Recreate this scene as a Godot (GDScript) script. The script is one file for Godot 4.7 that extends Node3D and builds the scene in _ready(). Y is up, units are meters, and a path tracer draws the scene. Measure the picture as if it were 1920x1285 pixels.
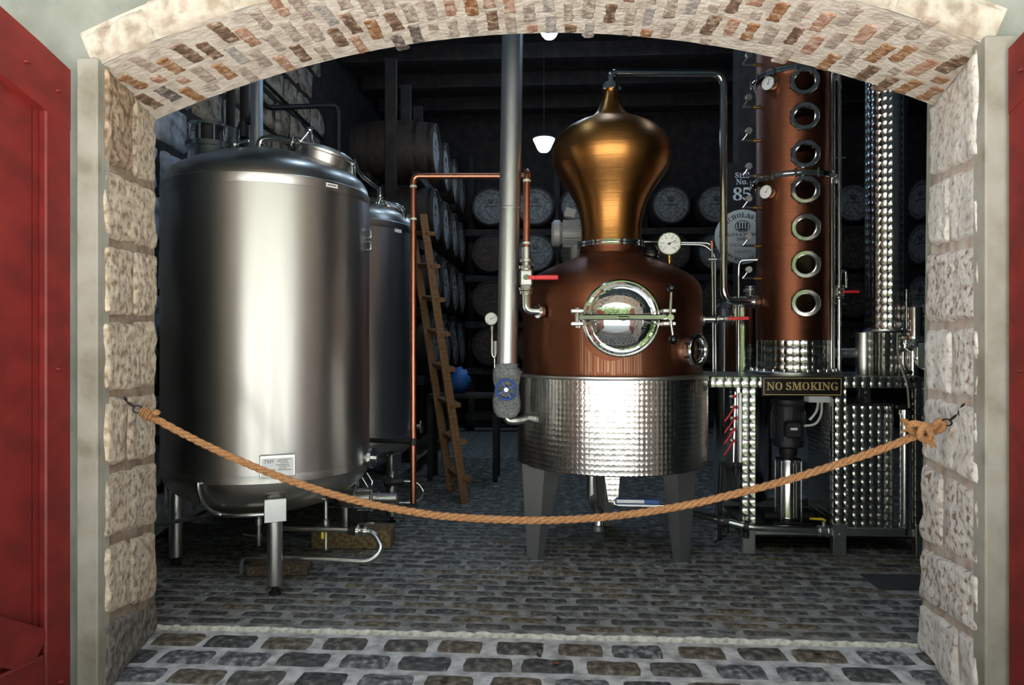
extends Node3D

# World axes follow the building: x to the right along the front wall, -z into the room, y up, metres.
# The arched opening stands at z = -2.655 (outer edge) to z = -3.325 (inner edge).

var M := {}
var taken := {}
var rng := RandomNumberGenerator.new()
var serif: SystemFont
var sans: SystemFont


# ---------------------------------------------------------------- shapes
class Sh:
	var v := PackedVector3Array()
	var n := PackedVector3Array()
	var uv := PackedVector2Array()
	var idx := PackedInt32Array()

	func vert(p: Vector3, nn: Vector3, t := Vector2.ZERO) -> int:
		v.append(p)
		n.append(nn)
		uv.append(t)
		return v.size() - 1

	func tri(a: int, b: int, c: int) -> void:
		var cr := (v[b] - v[a]).cross(v[c] - v[a])
		if cr.length_squared() < 1e-16:
			return
		if cr.dot(n[a] + n[b] + n[c]) > 0.0:
			idx.append_array([a, c, b])
		else:
			idx.append_array([a, b, c])

	func face(pts: Array, out: Vector3) -> void:
		var nn: Vector3 = (pts[1] - pts[0]).cross(pts[2] - pts[0])
		if nn.length_squared() < 1e-14 and pts.size() > 3:
			nn = (pts[2] - pts[0]).cross(pts[3] - pts[0])
		nn = nn.normalized()
		if nn.dot(out) < 0.0:
			nn = -nn
		var ax := Vector3.UP.cross(nn)
		ax = Vector3.RIGHT if ax.length() < 0.1 else ax.normalized()
		var ay := nn.cross(ax)
		var f := []
		for p in pts:
			f.append(vert(p, nn, Vector2(p.dot(ax), p.dot(ay))))
		for i in range(1, f.size() - 1):
			tri(f[0], f[i], f[i + 1])

	func box(c: Vector3, s: Vector3, b := Basis.IDENTITY, bev := 0.004) -> Sh:
		var h := s * 0.5
		bev = minf(bev, minf(h.x, minf(h.y, h.z)) * 0.6)
		for ax in 3:
			for sg in [-1.0, 1.0]:
				var o := Vector3.ZERO
				o[ax] = sg
				var u := (ax + 1) % 3
				var w := (ax + 2) % 3
				var q := []
				for k in [[-1, -1], [1, -1], [1, 1], [-1, 1]]:
					var p := Vector3.ZERO
					p[ax] = sg * h[ax]
					p[u] = k[0] * (h[u] - bev)
					p[w] = k[1] * (h[w] - bev)
					q.append(c + b * p)
				face(q, b * o)
		if bev <= 0.0:
			return self
		for ax in 3:
			var u := (ax + 1) % 3
			var w := (ax + 2) % 3
			for su in [-1.0, 1.0]:
				for sw in [-1.0, 1.0]:
					var q := []
					for k in [[-1, 0], [1, 0], [1, 1], [-1, 1]]:
						var p := Vector3.ZERO
						p[ax] = k[0] * (h[ax] - bev)
						p[u] = su * (h[u] - (bev if k[1] == 0 else 0.0))
						p[w] = sw * (h[w] - (0.0 if k[1] == 0 else bev))
						q.append(c + b * p)
					var o := Vector3.ZERO
					o[u] = su
					o[w] = sw
					face(q, b * o)
		for sx in [-1.0, 1.0]:
			for sy in [-1.0, 1.0]:
				for sz in [-1.0, 1.0]:
					var g := Vector3(sx, sy, sz)
					var q := []
					for ax in 3:
						var p := g * (h - Vector3.ONE * bev)
						p[ax] = g[ax] * h[ax]
						q.append(c + b * p)
					face(q, b * g)
		return self

	# turned profile of Vector2(radius, height), from bottom to top on the outside
	func lathe(prof: Array, xf := Transform3D.IDENTITY, segs := 32, a0 := 0.0, a1 := TAU) -> Sh:
		var m := prof.size()
		var segn := []
		for i in m - 1:
			var d: Vector2 = prof[i + 1] - prof[i]
			segn.append(Vector2(d.y, -d.x).normalized())
		var rm := 0.0
		for p in prof:
			rm = maxf(rm, p.x)
		var len := 0.0
		for i in m - 1:
			var pa: Vector2 = prof[i]
			var pb: Vector2 = prof[i + 1]
			var na: Vector2 = segn[i]
			var nb: Vector2 = segn[i]
			if i > 0 and segn[i].dot(segn[i - 1]) > 0.78:
				na = (segn[i] + segn[i - 1]).normalized()
			if i < m - 2 and segn[i].dot(segn[i + 1]) > 0.78:
				nb = (segn[i] + segn[i + 1]).normalized()
			var l2 := len + pa.distance_to(pb)
			var first := v.size()
			for k in segs + 1:
				var a := a0 + (a1 - a0) * k / segs
				var ca := cos(a)
				var sa := sin(a)
				var u := (a - a0) * rm
				vert(xf * Vector3(pa.x * sa, pa.y, pa.x * ca), (xf.basis * Vector3(na.x * sa, na.y, na.x * ca)).normalized(), Vector2(u, -len))
				vert(xf * Vector3(pb.x * sa, pb.y, pb.x * ca), (xf.basis * Vector3(nb.x * sa, nb.y, nb.x * ca)).normalized(), Vector2(u, -l2))
			for k in segs:
				var f := first + k * 2
				tri(f, f + 1, f + 3)
				tri(f, f + 3, f + 2)
			len = l2
		return self

	# cylinder wall with round openings cut through it; the fittings' rings cover the cut edges
	func pierced(r: float, y0: float, y1: float, xf: Transform3D, holes: Array, hr: float, segs := 150, step := 0.0105) -> Sh:
		var rows := int(ceil((y1 - y0) / step))
		var first := v.size()
		for j in rows + 1:
			var y := lerpf(y0, y1, float(j) / rows)
			for k in segs + 1:
				var a := TAU * k / segs
				var o := Vector3(sin(a), 0, cos(a))
				vert(xf * (o * r + Vector3(0, y, 0)), xf.basis * o, Vector2(a * r, y0 - y))
		for j in rows:
			for k in segs:
				var f := first + j * (segs + 1) + k
				var mid := (v[f] + v[f + segs + 2]) * 0.5
				var open := false
				for h in holes:
					if mid.distance_to(h) < hr:
						open = true
				if not open:
					tri(f, f + 1, f + segs + 2)
					tri(f, f + segs + 2, f + segs + 1)
		return self

	# a rod from a to b with slightly broken edges
	func rod(a: Vector3, b: Vector3, r: float, segs := 16, bev := 0.002, r2 := -1.0) -> Sh:
		var l := a.distance_to(b)
		var q := r if r2 < 0.0 else r2
		bev = minf(bev, minf(r, minf(q, l)) * 0.4)
		return lathe([Vector2(0, 0), Vector2(r - bev, 0), Vector2(r, bev), Vector2(q, l - bev), Vector2(q - bev, l), Vector2(0, l)], frame(a, b - a), segs)

	func ball(c: Vector3, r: float, segs := 16, sq := 1.0) -> Sh:
		var p := []
		for i in 11:
			var a := -PI / 2 + PI * i / 10.0
			p.append(Vector2(r * cos(a), r * sq * sin(a)))
		return lathe(p, Transform3D(Basis.IDENTITY, c), segs)

	func ring(c: Vector3, axis: Vector3, big: float, small: float, segs := 24, ssegs := 8) -> Sh:
		var p := []
		for i in ssegs + 1:
			var a := TAU * i / ssegs
			p.append(Vector2(big + small * cos(a), small * sin(a)))
		return lathe(p, frame(c, axis), segs)

	static func frame(at: Vector3, axis: Vector3) -> Transform3D:
		var y := axis.normalized()
		var x := y.cross(Vector3.FORWARD if absf(y.z) < 0.8 else Vector3.UP).normalized()
		return Transform3D(Basis(x, y, x.cross(y)), at)

	func tube(path: Array, r: float, segs := 12, caps := true) -> Sh:
		var m := path.size()
		var t: Array = []
		for i in m:
			var d: Vector3
			if i == 0:
				d = path[1] - path[0]
			elif i == m - 1:
				d = path[m - 1] - path[m - 2]
			else:
				d = (path[i + 1] - path[i]).normalized() + (path[i] - path[i - 1]).normalized()
			t.append(d.normalized())
		var x: Vector3 = t[0].cross(Vector3.UP if absf(t[0].y) < 0.9 else Vector3.RIGHT).normalized()
		var first := v.size()
		var len := 0.0
		for i in m:
			x = (x - t[i] * x.dot(t[i])).normalized()
			var y: Vector3 = t[i].cross(x)
			if i > 0:
				len += path[i].distance_to(path[i - 1])
			for k in segs + 1:
				var a := TAU * k / segs
				var o := x * cos(a) + y * sin(a)
				vert(path[i] + o * r, o, Vector2(a * r, -len))
		for i in m - 1:
			for k in segs:
				var f := first + i * (segs + 1) + k
				tri(f, f + 1, f + segs + 2)
				tri(f, f + segs + 2, f + segs + 1)
		if caps:
			for e in [0, m - 1]:
				var o: Vector3 = -t[0] if e == 0 else t[m - 1]
				var c := vert(path[e], o)
				var ringf := []
				for k in segs + 1:
					ringf.append(vert(v[first + e * (segs + 1) + k], o))
				for k in segs:
					tri(c, ringf[k], ringf[k + 1])
		return self

	# corners of a pipe run rounded off
	static func bent(pts: Array, rad: float, steps := 7) -> Array:
		var out := [pts[0]]
		for i in range(1, pts.size() - 1):
			var a: Vector3 = (pts[i - 1] - pts[i])
			var b: Vector3 = (pts[i + 1] - pts[i])
			var cut := minf(rad, minf(a.length(), b.length()) * 0.48)
			var p0: Vector3 = pts[i] + a.normalized() * cut
			var p1: Vector3 = pts[i] + b.normalized() * cut
			for k in steps + 1:
				var u := float(k) / steps
				out.append(p0.lerp(pts[i], u).lerp(pts[i].lerp(p1, u), u))
		out.append(pts[-1])
		return out

	# flat outline (x, y) with thickness along z, centred on z = 0
	func prism(poly: Array, depth: float, xf := Transform3D.IDENTITY) -> Sh:
		var pp := PackedVector2Array(poly)
		var tris := Geometry2D.triangulate_polygon(pp)
		for s in [-1.0, 1.0]:
			var f := []
			var nn: Vector3 = (xf.basis * Vector3(0, 0, s)).normalized()
			for p in pp:
				f.append(vert(xf * Vector3(p.x, p.y, s * depth / 2), nn, p))
			for i in range(0, tris.size(), 3):
				tri(f[tris[i]], f[tris[i + 1]], f[tris[i + 2]])
		var area := 0.0
		for i in pp.size():
			area += pp[i].cross(pp[(i + 1) % pp.size()])
		for i in pp.size():
			var a := pp[i]
			var b := pp[(i + 1) % pp.size()]
			var e := (b - a)
			var o := Vector3(e.y, -e.x, 0) * signf(area)
			face([xf * Vector3(a.x, a.y, -depth / 2), xf * Vector3(b.x, b.y, -depth / 2), xf * Vector3(b.x, b.y, depth / 2), xf * Vector3(a.x, a.y, depth / 2)], xf.basis * o)
		return self

	# a smooth sheet through rows of points; out tells its outer side
	func grid(rows: Array, out: Vector3, keep_out := true) -> Sh:
		var h := rows.size()
		var w: int = rows[0].size()
		var first := v.size()
		for j in h:
			for i in w:
				var dx: Vector3 = rows[j][mini(i + 1, w - 1)] - rows[j][maxi(i - 1, 0)]
				var dy: Vector3 = rows[mini(j + 1, h - 1)][i] - rows[maxi(j - 1, 0)][i]
				var nn := dx.cross(dy).normalized()
				if keep_out and nn.dot(out) < 0.0:
					nn = -nn
				vert(rows[j][i], nn, Vector2(i, j) * 0.03)
		for j in h - 1:
			for i in w - 1:
				var f := first + j * w + i
				tri(f, f + 1, f + w + 1)
				tri(f, f + w + 1, f + w)
		return self

	func add(arrays: Array, xf: Transform3D) -> Sh:
		var av: PackedVector3Array = arrays[Mesh.ARRAY_VERTEX]
		var an: PackedVector3Array = arrays[Mesh.ARRAY_NORMAL]
		var first := v.size()
		for i in av.size():
			vert(xf * av[i], (xf.basis * an[i]).normalized())
		if arrays[Mesh.ARRAY_INDEX] != null:
			var ai: PackedInt32Array = arrays[Mesh.ARRAY_INDEX]
			for i in range(0, ai.size() - 2, 3):
				tri(first + ai[i], first + ai[i + 1], first + ai[i + 2])
		else:
			for i in range(0, av.size() - 2, 3):
				tri(first + i, first + i + 1, first + i + 2)
		return self

	func mesh() -> ArrayMesh:
		var a := []
		a.resize(Mesh.ARRAY_MAX)
		a[Mesh.ARRAY_VERTEX] = v
		a[Mesh.ARRAY_NORMAL] = n
		a[Mesh.ARRAY_TEX_UV] = uv
		a[Mesh.ARRAY_INDEX] = idx
		var am := ArrayMesh.new()
		am.add_surface_from_arrays(Mesh.PRIMITIVE_TRIANGLES, a)
		return am


# ---------------------------------------------------------------- nodes
func numbered(called: String) -> String:
	if not taken.has(called):
		taken[called] = 0
		return called
	taken[called] += 1
	return "%s_%03d" % [called, taken[called]]


func part(called: String, sh, m: Material, parent: Node) -> MeshInstance3D:
	var o := MeshInstance3D.new()
	o.name = called
	o.mesh = sh.mesh() if sh is Sh else sh
	o.material_override = null
	for i in o.mesh.get_surface_count():
		o.set_surface_override_material(i, m)
	parent.add_child(o, true)
	return o


func tag(o: Node, label: String, category: String, group := "") -> void:
	o.set_meta("label", label)
	o.set_meta("category", category)
	if group:
		o.set_meta("group", group)


func thing(called: String, label: String, category: String, at := Vector3.ZERO, group := "") -> Node3D:
	var o := Node3D.new()
	o.name = numbered(called)
	add_child(o)
	o.position = at
	tag(o, label, category, group)
	return o


func single(called: String, label: String, category: String, sh: Sh, m: Material, group := "") -> MeshInstance3D:
	var o := part(numbered(called), sh, m, self)
	tag(o, label, category, group)
	return o


func struct(called: String, sh, m: Material) -> MeshInstance3D:
	var o := part(called, sh, m, self)
	o.set_meta("kind", "structure")
	return o


# ---------------------------------------------------------------- materials
func noise(seed_: int, freq: float, oct := 4, type := FastNoiseLite.TYPE_SIMPLEX_SMOOTH) -> FastNoiseLite:
	var f := FastNoiseLite.new()
	f.seed = seed_
	f.noise_type = type
	f.frequency = freq
	f.fractal_octaves = oct
	return f


func ntex(f: FastNoiseLite, stops: Array, size := 512) -> NoiseTexture2D:
	var t := NoiseTexture2D.new()
	t.width = size
	t.height = size
	t.seamless = true
	t.noise = f
	if stops.size():
		var g := Gradient.new()
		var off := PackedFloat32Array()
		var col := PackedColorArray()
		for s in stops:
			off.append(s[0])
			col.append(s[1])
		g.offsets = off
		g.colors = col
		t.color_ramp = g
	return t


func c8(r: int, g: int, b: int) -> Color:
	return Color(r / 255.0, g / 255.0, b / 255.0)


func mat(called: String, col: Color, rough := 0.7, metal := 0.0) -> StandardMaterial3D:
	var m := StandardMaterial3D.new()
	m.resource_name = called
	m.albedo_color = col
	m.roughness = rough
	m.metallic = metal
	M[called] = m
	return m


func textured(called: String, tex: Texture2D, scale: float, rough := 0.85, bump: Texture2D = null, bump_cm := 0.0, tint := Color.WHITE) -> StandardMaterial3D:
	var m := mat(called, tint, rough)
	m.albedo_texture = tex
	m.uv1_triplanar = true
	m.uv1_world_triplanar = true
	m.uv1_scale = Vector3.ONE * scale
	if bump:
		m.heightmap_enabled = true
		m.heightmap_texture = bump
		m.heightmap_scale = bump_cm
	return m


# engine-turned steel: overlapping swirl marks, each with fine circular scratches
func swirl_map(size: int, cells: int, dish: float, scratch: float, seed_: int) -> ImageTexture:
	var im := Image.create_empty(size, size, false, Image.FORMAT_RGB8)
	var r := RandomNumberGenerator.new()
	r.seed = seed_
	var big := 0.74
	var grooves := PackedFloat32Array()
	for i in 4096:
		grooves.append(r.randf_range(-1, 1))
	for y in size:
		for x in size:
			var u := (x + 0.5) / size * cells
			var w := (y + 0.5) / size * cells
			var ci := floori(u)
			var cj := floori(w)
			var dx := 0.0
			var dy := 0.0
			var key := 0
			for j in [1, 0, -1]:
				var done := false
				for i in [1, 0, -1]:
					var ax: float = u - (ci + i + 0.5)
					var ay: float = w - (cj + j + 0.5)
					if ax * ax + ay * ay < big * big:
						dx = ax
						dy = ay
						key = posmod(ci + i, cells) * 37 + posmod(cj + j, cells) * 101
						done = true
						break
				if done:
					break
			var rad := sqrt(dx * dx + dy * dy)
			var k: float = dish * rad / big + scratch * grooves[(key * 13 + int(rad * 90.0)) % 4096]
			if rad > 0.001:
				dx *= k / rad
				dy *= k / rad
			im.set_pixel(x, y, Color(0.5 + 0.5 * dx, 0.5 + 0.5 * dy, 1.0))
	return ImageTexture.create_from_image(im)


func make_materials() -> void:
	var fine := ntex(noise(3, 0.035, 5), [], 512)
	var coarse := ntex(noise(4, 0.012, 5), [], 512)
	var pitted := ntex(noise(5, 0.03, 5, FastNoiseLite.TYPE_CELLULAR), [], 512)
	textured("plaster", ntex(noise(11, 0.006, 5), [[0.2, c8(111, 114, 104)], [0.5, c8(126, 127, 118)], [0.8, c8(134, 133, 125)]]), 0.7, 0.9, fine, 0.25)
	textured("whitewash", ntex(noise(12, 0.008, 6), [[0.25, c8(196, 182, 166)], [0.42, c8(222, 210, 194)], [0.62, c8(234, 225, 211)], [0.85, c8(210, 192, 174)]]), 1.6, 0.92, fine, 0.5)
	textured("voussoir_stone", ntex(noise(13, 0.009, 6), [[0.2, c8(144, 129, 111)], [0.4, c8(173, 162, 146)], [0.65, c8(185, 177, 164)], [0.85, c8(166, 149, 132)]]), 1.6, 0.92, coarse, 1.2)
	textured("joint_mortar", ntex(noise(14, 0.01, 5), [[0.2, c8(132, 110, 92)], [0.55, c8(160, 138, 118)], [0.85, c8(178, 158, 138)]]), 1.6, 0.95, fine, 0.5)
	textured("joint_mortar_pale", ntex(noise(15, 0.008, 5), [[0.2, c8(176, 148, 134)], [0.5, c8(202, 186, 170)], [0.8, c8(212, 200, 186)]]), 1.6, 0.95, fine, 0.4)
	var st := [
		[[0.18, c8(123, 96, 72)], [0.36, c8(184, 162, 136)], [0.55, c8(217, 200, 176)], [0.85, c8(233, 220, 198)]],
		[[0.2, c8(132, 110, 88)], [0.42, c8(195, 176, 151)], [0.62, c8(224, 211, 191)], [0.85, c8(204, 176, 147)]],
		[[0.2, c8(105, 83, 61)], [0.42, c8(160, 134, 107)], [0.62, c8(200, 178, 154)], [0.85, c8(176, 143, 114)]],
		[[0.2, c8(77, 72, 66)], [0.5, c8(123, 116, 107)], [0.8, c8(154, 145, 134)]],
		[[0.2, c8(160, 138, 118)], [0.34, c8(216, 206, 194)], [0.6, c8(236, 230, 221)], [0.88, c8(224, 214, 202)]],  # right jamb: colour raised for the stronger light falling on that side
		[[0.26, c8(124, 94, 72)], [0.38, c8(206, 192, 178)], [0.62, c8(234, 228, 219)], [0.88, c8(222, 210, 198)]],
	]
	var names := ["stone_cream", "stone_tan", "stone_brown", "stone_grey", "stone_white", "stone_stained"]
	for i in 6:
		textured(names[i], ntex(noise(20 + i, 0.022, 6), st[i]), 1.7, 0.95, pitted, 0.7)
	var bk := [
		[[0.28, c8(132, 84, 50)], [0.5, c8(172, 126, 84)], [0.64, c8(186, 150, 114)], [0.78, c8(212, 194, 174)]],
		[[0.28, c8(98, 74, 56)], [0.5, c8(140, 110, 86)], [0.64, c8(160, 134, 110)], [0.8, c8(206, 190, 172)]],
		[[0.28, c8(82, 72, 64)], [0.5, c8(118, 106, 96)], [0.66, c8(146, 134, 124)], [0.82, c8(198, 186, 174)]],
		[[0.25, c8(156, 138, 124)], [0.5, c8(186, 168, 152)], [0.7, c8(204, 190, 175)], [0.85, c8(220, 208, 194)]],
		[[0.25, c8(150, 142, 136)], [0.5, c8(178, 170, 162)], [0.75, c8(208, 198, 186)]],
		[[0.3, c8(160, 108, 84)], [0.5, c8(188, 148, 122)], [0.7, c8(206, 176, 154)], [0.85, c8(218, 204, 188)]],
	]
	names = ["brick_orange", "brick_brown", "brick_dark", "brick_washed", "brick_grey", "brick_pink"]
	for i in 6:
		textured(names[i], ntex(noise(40 + i, 0.014, 5), bk[i]), 2.6, 0.93, fine, 0.5)
	var fb := [
		[[0.2, c8(44, 44, 44)], [0.5, c8(72, 71, 69)], [0.72, c8(98, 93, 88)], [0.9, c8(144, 142, 136)]],
		[[0.2, c8(51, 50, 46)], [0.5, c8(83, 80, 72)], [0.75, c8(112, 106, 98)], [0.92, c8(153, 150, 143)]],
		[[0.2, c8(61, 53, 44)], [0.5, c8(95, 85, 69)], [0.75, c8(120, 110, 93)], [0.92, c8(153, 147, 136)]],
		[[0.2, c8(55, 56, 56)], [0.45, c8(88, 88, 87)], [0.65, c8(127, 125, 123)], [0.88, c8(163, 161, 157)]],
	]
	names = ["paver_dark", "paver_grey", "paver_brown", "paver_worn"]
	for i in 4:
		textured(names[i], ntex(noise(50 + i, 0.02, 6), fb[i]), 1.9, 0.62, fine, 0.5)
	textured("floor_joint", ntex(noise(56, 0.012, 5), [[0.2, c8(95, 94, 90)], [0.5, c8(124, 123, 118)], [0.8, c8(146, 143, 139)]]), 1.5, 0.85, fine, 0.4)
	textured("sett_joint", ntex(noise(59, 0.012, 5), [[0.2, c8(142, 140, 135)], [0.5, c8(176, 174, 170)], [0.8, c8(198, 196, 192)]]), 1.5, 0.9, fine, 0.4)
	textured("lime_edge", ntex(noise(57, 0.02, 5), [[0.2, c8(150, 146, 134)], [0.5, c8(206, 202, 188)], [0.8, c8(230, 226, 214)]]), 2.0, 0.9, fine, 0.5)
	textured("gravel", ntex(noise(58, 0.03, 5), [[0.2, c8(174, 172, 168)], [0.5, c8(204, 203, 200)], [0.8, c8(224, 224, 221)]]), 0.8, 0.95, fine, 1.0)
	textured("red_paint", ntex(noise(60, 0.01, 5), [[0.25, c8(96, 22, 18)], [0.55, c8(113, 26, 22)], [0.85, c8(122, 32, 26)]]), 1.0, 0.55, fine, 0.12)
	textured("frame_paint", ntex(noise(61, 0.007, 5), [[0.2, c8(123, 116, 100)], [0.5, c8(146, 140, 127)], [0.8, c8(156, 151, 140)]]), 0.9, 0.8, fine, 0.15)
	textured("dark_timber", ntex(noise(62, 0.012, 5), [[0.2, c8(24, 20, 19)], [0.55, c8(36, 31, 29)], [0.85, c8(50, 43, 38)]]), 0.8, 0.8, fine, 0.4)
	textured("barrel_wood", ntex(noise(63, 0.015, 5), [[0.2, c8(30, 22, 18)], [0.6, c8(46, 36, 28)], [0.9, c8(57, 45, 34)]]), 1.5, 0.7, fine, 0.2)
	textured("head_paint", ntex(noise(64, 0.015, 5), [[0.2, c8(93, 93, 90)], [0.6, c8(123, 123, 120)], [0.9, c8(140, 140, 137)]]), 2.0, 0.8)
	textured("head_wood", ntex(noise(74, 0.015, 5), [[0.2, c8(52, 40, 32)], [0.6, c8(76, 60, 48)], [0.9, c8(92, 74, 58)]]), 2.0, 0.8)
	textured("ladder_wood", ntex(noise(65, 0.02, 4), [[0.2, c8(107, 71, 40)], [0.55, c8(134, 95, 57)], [0.9, c8(148, 110, 71)]]), 3.0, 0.7)
	textured("rough_timber", ntex(noise(66, 0.02, 4), [[0.2, c8(88, 72, 46)], [0.55, c8(123, 105, 72)], [0.9, c8(140, 121, 86)]]), 3.0, 0.85, fine, 0.3)
	textured("red_timber", ntex(noise(67, 0.02, 4), [[0.2, c8(74, 60, 48)], [0.55, c8(100, 82, 66)], [0.9, c8(136, 120, 98)]]), 3.0, 0.85, fine, 0.3)
	textured("room_stone", ntex(noise(68, 0.012, 6), [[0.2, c8(84, 70, 56)], [0.45, c8(140, 128, 112)], [0.7, c8(172, 164, 150)], [0.9, c8(120, 96, 70)]]), 0.9, 0.95, coarse, 2.0)
	textured("room_block_bluelit", ntex(noise(69, 0.012, 6), [[0.2, c8(120, 126, 132)], [0.5, c8(166, 172, 178)], [0.8, c8(190, 194, 198)]]), 1.2, 0.95, coarse, 1.0)  # whitewashed blocks, with the bluish window light put into the colour
	textured("rope_fibre", ntex(noise(70, 0.04, 4), [[0.2, c8(138, 90, 51)], [0.5, c8(174, 125, 80)], [0.85, c8(191, 145, 101)]]), 6.0, 0.9, fine, 0.3)
	textured("sleeve_cloth", ntex(noise(71, 0.02, 5), [[0.2, c8(88, 92, 92)], [0.5, c8(118, 122, 122)], [0.85, c8(140, 144, 144)]]), 4.0, 0.9, coarse, 0.8)
	textured("blue_sheet", ntex(noise(72, 0.02, 5), [[0.2, c8(36, 84, 150)], [0.8, c8(58, 116, 190)]]), 4.0, 0.5)
	textured("bark", ntex(noise(73, 0.02, 5), [[0.2, c8(70, 58, 46)], [0.8, c8(112, 96, 78)]]), 2.0, 0.9)
	mat("leaf_dry", c8(62, 48, 38), 0.8)
	mat("leaf_red", c8(120, 66, 46), 0.8)
	mat("leaf", c8(74, 90, 56), 0.6)
	M.leaf.backlight_enabled = true
	M.leaf.backlight = Color(0.26, 0.32, 0.16)
	# metals
	var sheet := mat("tank_steel", c8(188, 187, 184), 0.46, 1.0)
	sheet.anisotropy_enabled = true
	sheet.anisotropy = -0.6
	sheet.roughness_texture = ntex(noise(80, 0.02, 4), [[0.1, Color(0.8, 0.8, 0.8)], [0.9, Color.WHITE]], 256)
	sheet.uv1_scale = Vector3(2.2, 0.08, 1)
	mat("dome_steel", c8(196, 191, 182), 0.3, 1.0)
	mat("satin_steel", c8(190, 190, 188), 0.34, 1.0)
	mat("bright_steel", c8(216, 216, 214), 0.12, 1.0)
	mat("mirror_steel", c8(226, 228, 224), 0.035, 1.0)
	mat("pipe_steel", c8(196, 198, 196), 0.22, 1.0)
	mat("galvanised", c8(186, 190, 190), 0.4, 1.0)
	mat("leg_steel", c8(166, 168, 170), 0.42, 0.9)
	mat("dark_iron", c8(58, 56, 54), 0.55, 0.8)
	mat("black_iron", c8(34, 34, 36), 0.5, 0.3)
	var sw := mat("swirl_steel", c8(204, 203, 198), 0.2, 1.0)
	sw.normal_enabled = true
	sw.normal_texture = swirl_map(512, 8, 0.13, 0.12, 7)
	sw.uv1_scale = Vector3(1 / 0.256, 1 / 0.256, 1)
	var sw2: StandardMaterial3D = sw.duplicate()
	sw2.resource_name = "swirl_steel_large"
	sw2.normal_texture = swirl_map(512, 8, 0.4, 0.14, 8)
	sw2.uv1_scale = Vector3(1 / 0.44, 1 / 0.44, 1)
	M["swirl_steel_large"] = sw2
	var cu := mat("copper", c8(162, 114, 62), 0.36, 1.0)
	cu.anisotropy_enabled = true
	cu.anisotropy = -0.5
	cu.normal_enabled = true
	cu.normal_texture = turned_map(256, 9)
	cu.normal_scale = 0.5
	cu.uv1_scale = Vector3(0.8, 12.0, 1)
	var cu2: StandardMaterial3D = cu.duplicate()
	cu2.resource_name = "dark_copper"
	cu2.albedo_color = c8(122, 76, 55)  # darker than the helmet: the dark room's reflection is put into the colour
	cu2.roughness = 0.47
	M["dark_copper"] = cu2
	mat("copper_tube", c8(178, 116, 92), 0.35, 1.0)
	mat("brass", c8(190, 150, 84), 0.3, 1.0)
	mat("solder", c8(196, 206, 190), 0.5, 0.4)
	# paints and plastics
	mat("streak_pale", c8(138, 112, 88), 0.4, 0.7)  # streak colours for drips together with the reflection on polished copper
	mat("streak_rust", c8(146, 78, 50), 0.5, 0.5)
	mat("streak_dark", c8(96, 64, 48), 0.5, 0.5)
	mat("red_grip", c8(206, 42, 48), 0.4)
	mat("blue_wheel", c8(34, 74, 150), 0.4)
	mat("blue_grip", c8(44, 78, 140), 0.35)
	mat("yellow_grip", c8(206, 186, 40), 0.4)
	mat("black_knob", c8(14, 14, 18), 0.12)
	mat("black_plastic", c8(24, 25, 28), 0.45)
	mat("motor_black", c8(30, 32, 38), 0.5)
	mat("motor_grey", c8(150, 152, 150), 0.5, 0.2)
	mat("dial_white", c8(226, 228, 224), 0.4)
	mat("print_black", c8(20, 20, 22), 0.6)
	mat("print_grey", c8(84, 84, 82), 0.6)
	mat("letter_white", c8(236, 240, 246), 0.6)
	mat("sign_white", c8(206, 208, 202), 0.6)
	mat("sign_black", c8(24, 16, 18), 0.3)
	mat("sign_gold", c8(200, 176, 116), 0.4, 0.3)
	mat("slate", c8(52, 52, 54), 0.5)
	mat("board_black", c8(20, 20, 24), 0.6)
	mat("paper", c8(220, 222, 220), 0.5)
	mat("grey_box", c8(108, 116, 118), 0.5)
	mat("white_cable", c8(200, 200, 196), 0.4)
	mat("clear_hose", c8(170, 160, 140), 0.3)
	var gl := mat("glass", Color(0.05, 0.05, 0.05, 0.04), 0.02)
	gl.metallic_specular = 0.2
	gl.transparency = BaseMaterial3D.TRANSPARENCY_ALPHA
	var bg: StandardMaterial3D = gl.duplicate()
	bg.resource_name = "bell_glass"
	bg.metallic_specular = 0.5
	M["bell_glass"] = bg
	var lampm := mat("lamp_glow", Color(0.9, 0.95, 1.0), 0.4)
	lampm.emission_enabled = true
	lampm.emission = Color(0.82, 0.93, 1.0)
	lampm.emission_energy_multiplier = 6.0


# fine lines left by spinning on the copper
func turned_map(size: int, seed_: int) -> ImageTexture:
	var im := Image.create_empty(size, size, false, Image.FORMAT_RGB8)
	var r := RandomNumberGenerator.new()
	r.seed = seed_
	for y in size:
		var k := r.randf_range(-0.28, 0.28)
		for x in size:
			im.set_pixel(x, y, Color(0.5 + r.randf_range(-0.02, 0.02), 0.5 + 0.5 * k, 1.0))
	return ImageTexture.create_from_image(im)


# lettering on an arc or a line, one mesh
func glyphs(text: String, font: Font, height: float, depth := 0.002) -> Array:
	var out := []
	var x := 0.0
	for ch in text:
		var tm := TextMesh.new()
		tm.text = ch
		tm.font = font
		tm.font_size = 32
		tm.pixel_size = height / 23.0
		tm.depth = depth
		tm.curve_step = 2.0
		var w: float = font.get_string_size(ch, HORIZONTAL_ALIGNMENT_LEFT, -1, 32).x * tm.pixel_size
		out.append([tm.get_mesh_arrays() if ch != " " else [], w])
		x += w
	return out


func write_line(sh: Sh, text: String, font: Font, height: float, xf: Transform3D, spread := 1.0) -> void:
	var gs := glyphs(text, font, height)
	var total := 0.0
	for g in gs:
		total += g[1] * spread
	var x := -total / 2
	for g in gs:
		var w: float = g[1] * spread
		if g[0].size() and g[0][Mesh.ARRAY_VERTEX] != null:
			sh.add(g[0], xf * Transform3D(Basis.IDENTITY, Vector3(x + w / 2, 0, 0)))
		x += w


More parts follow.
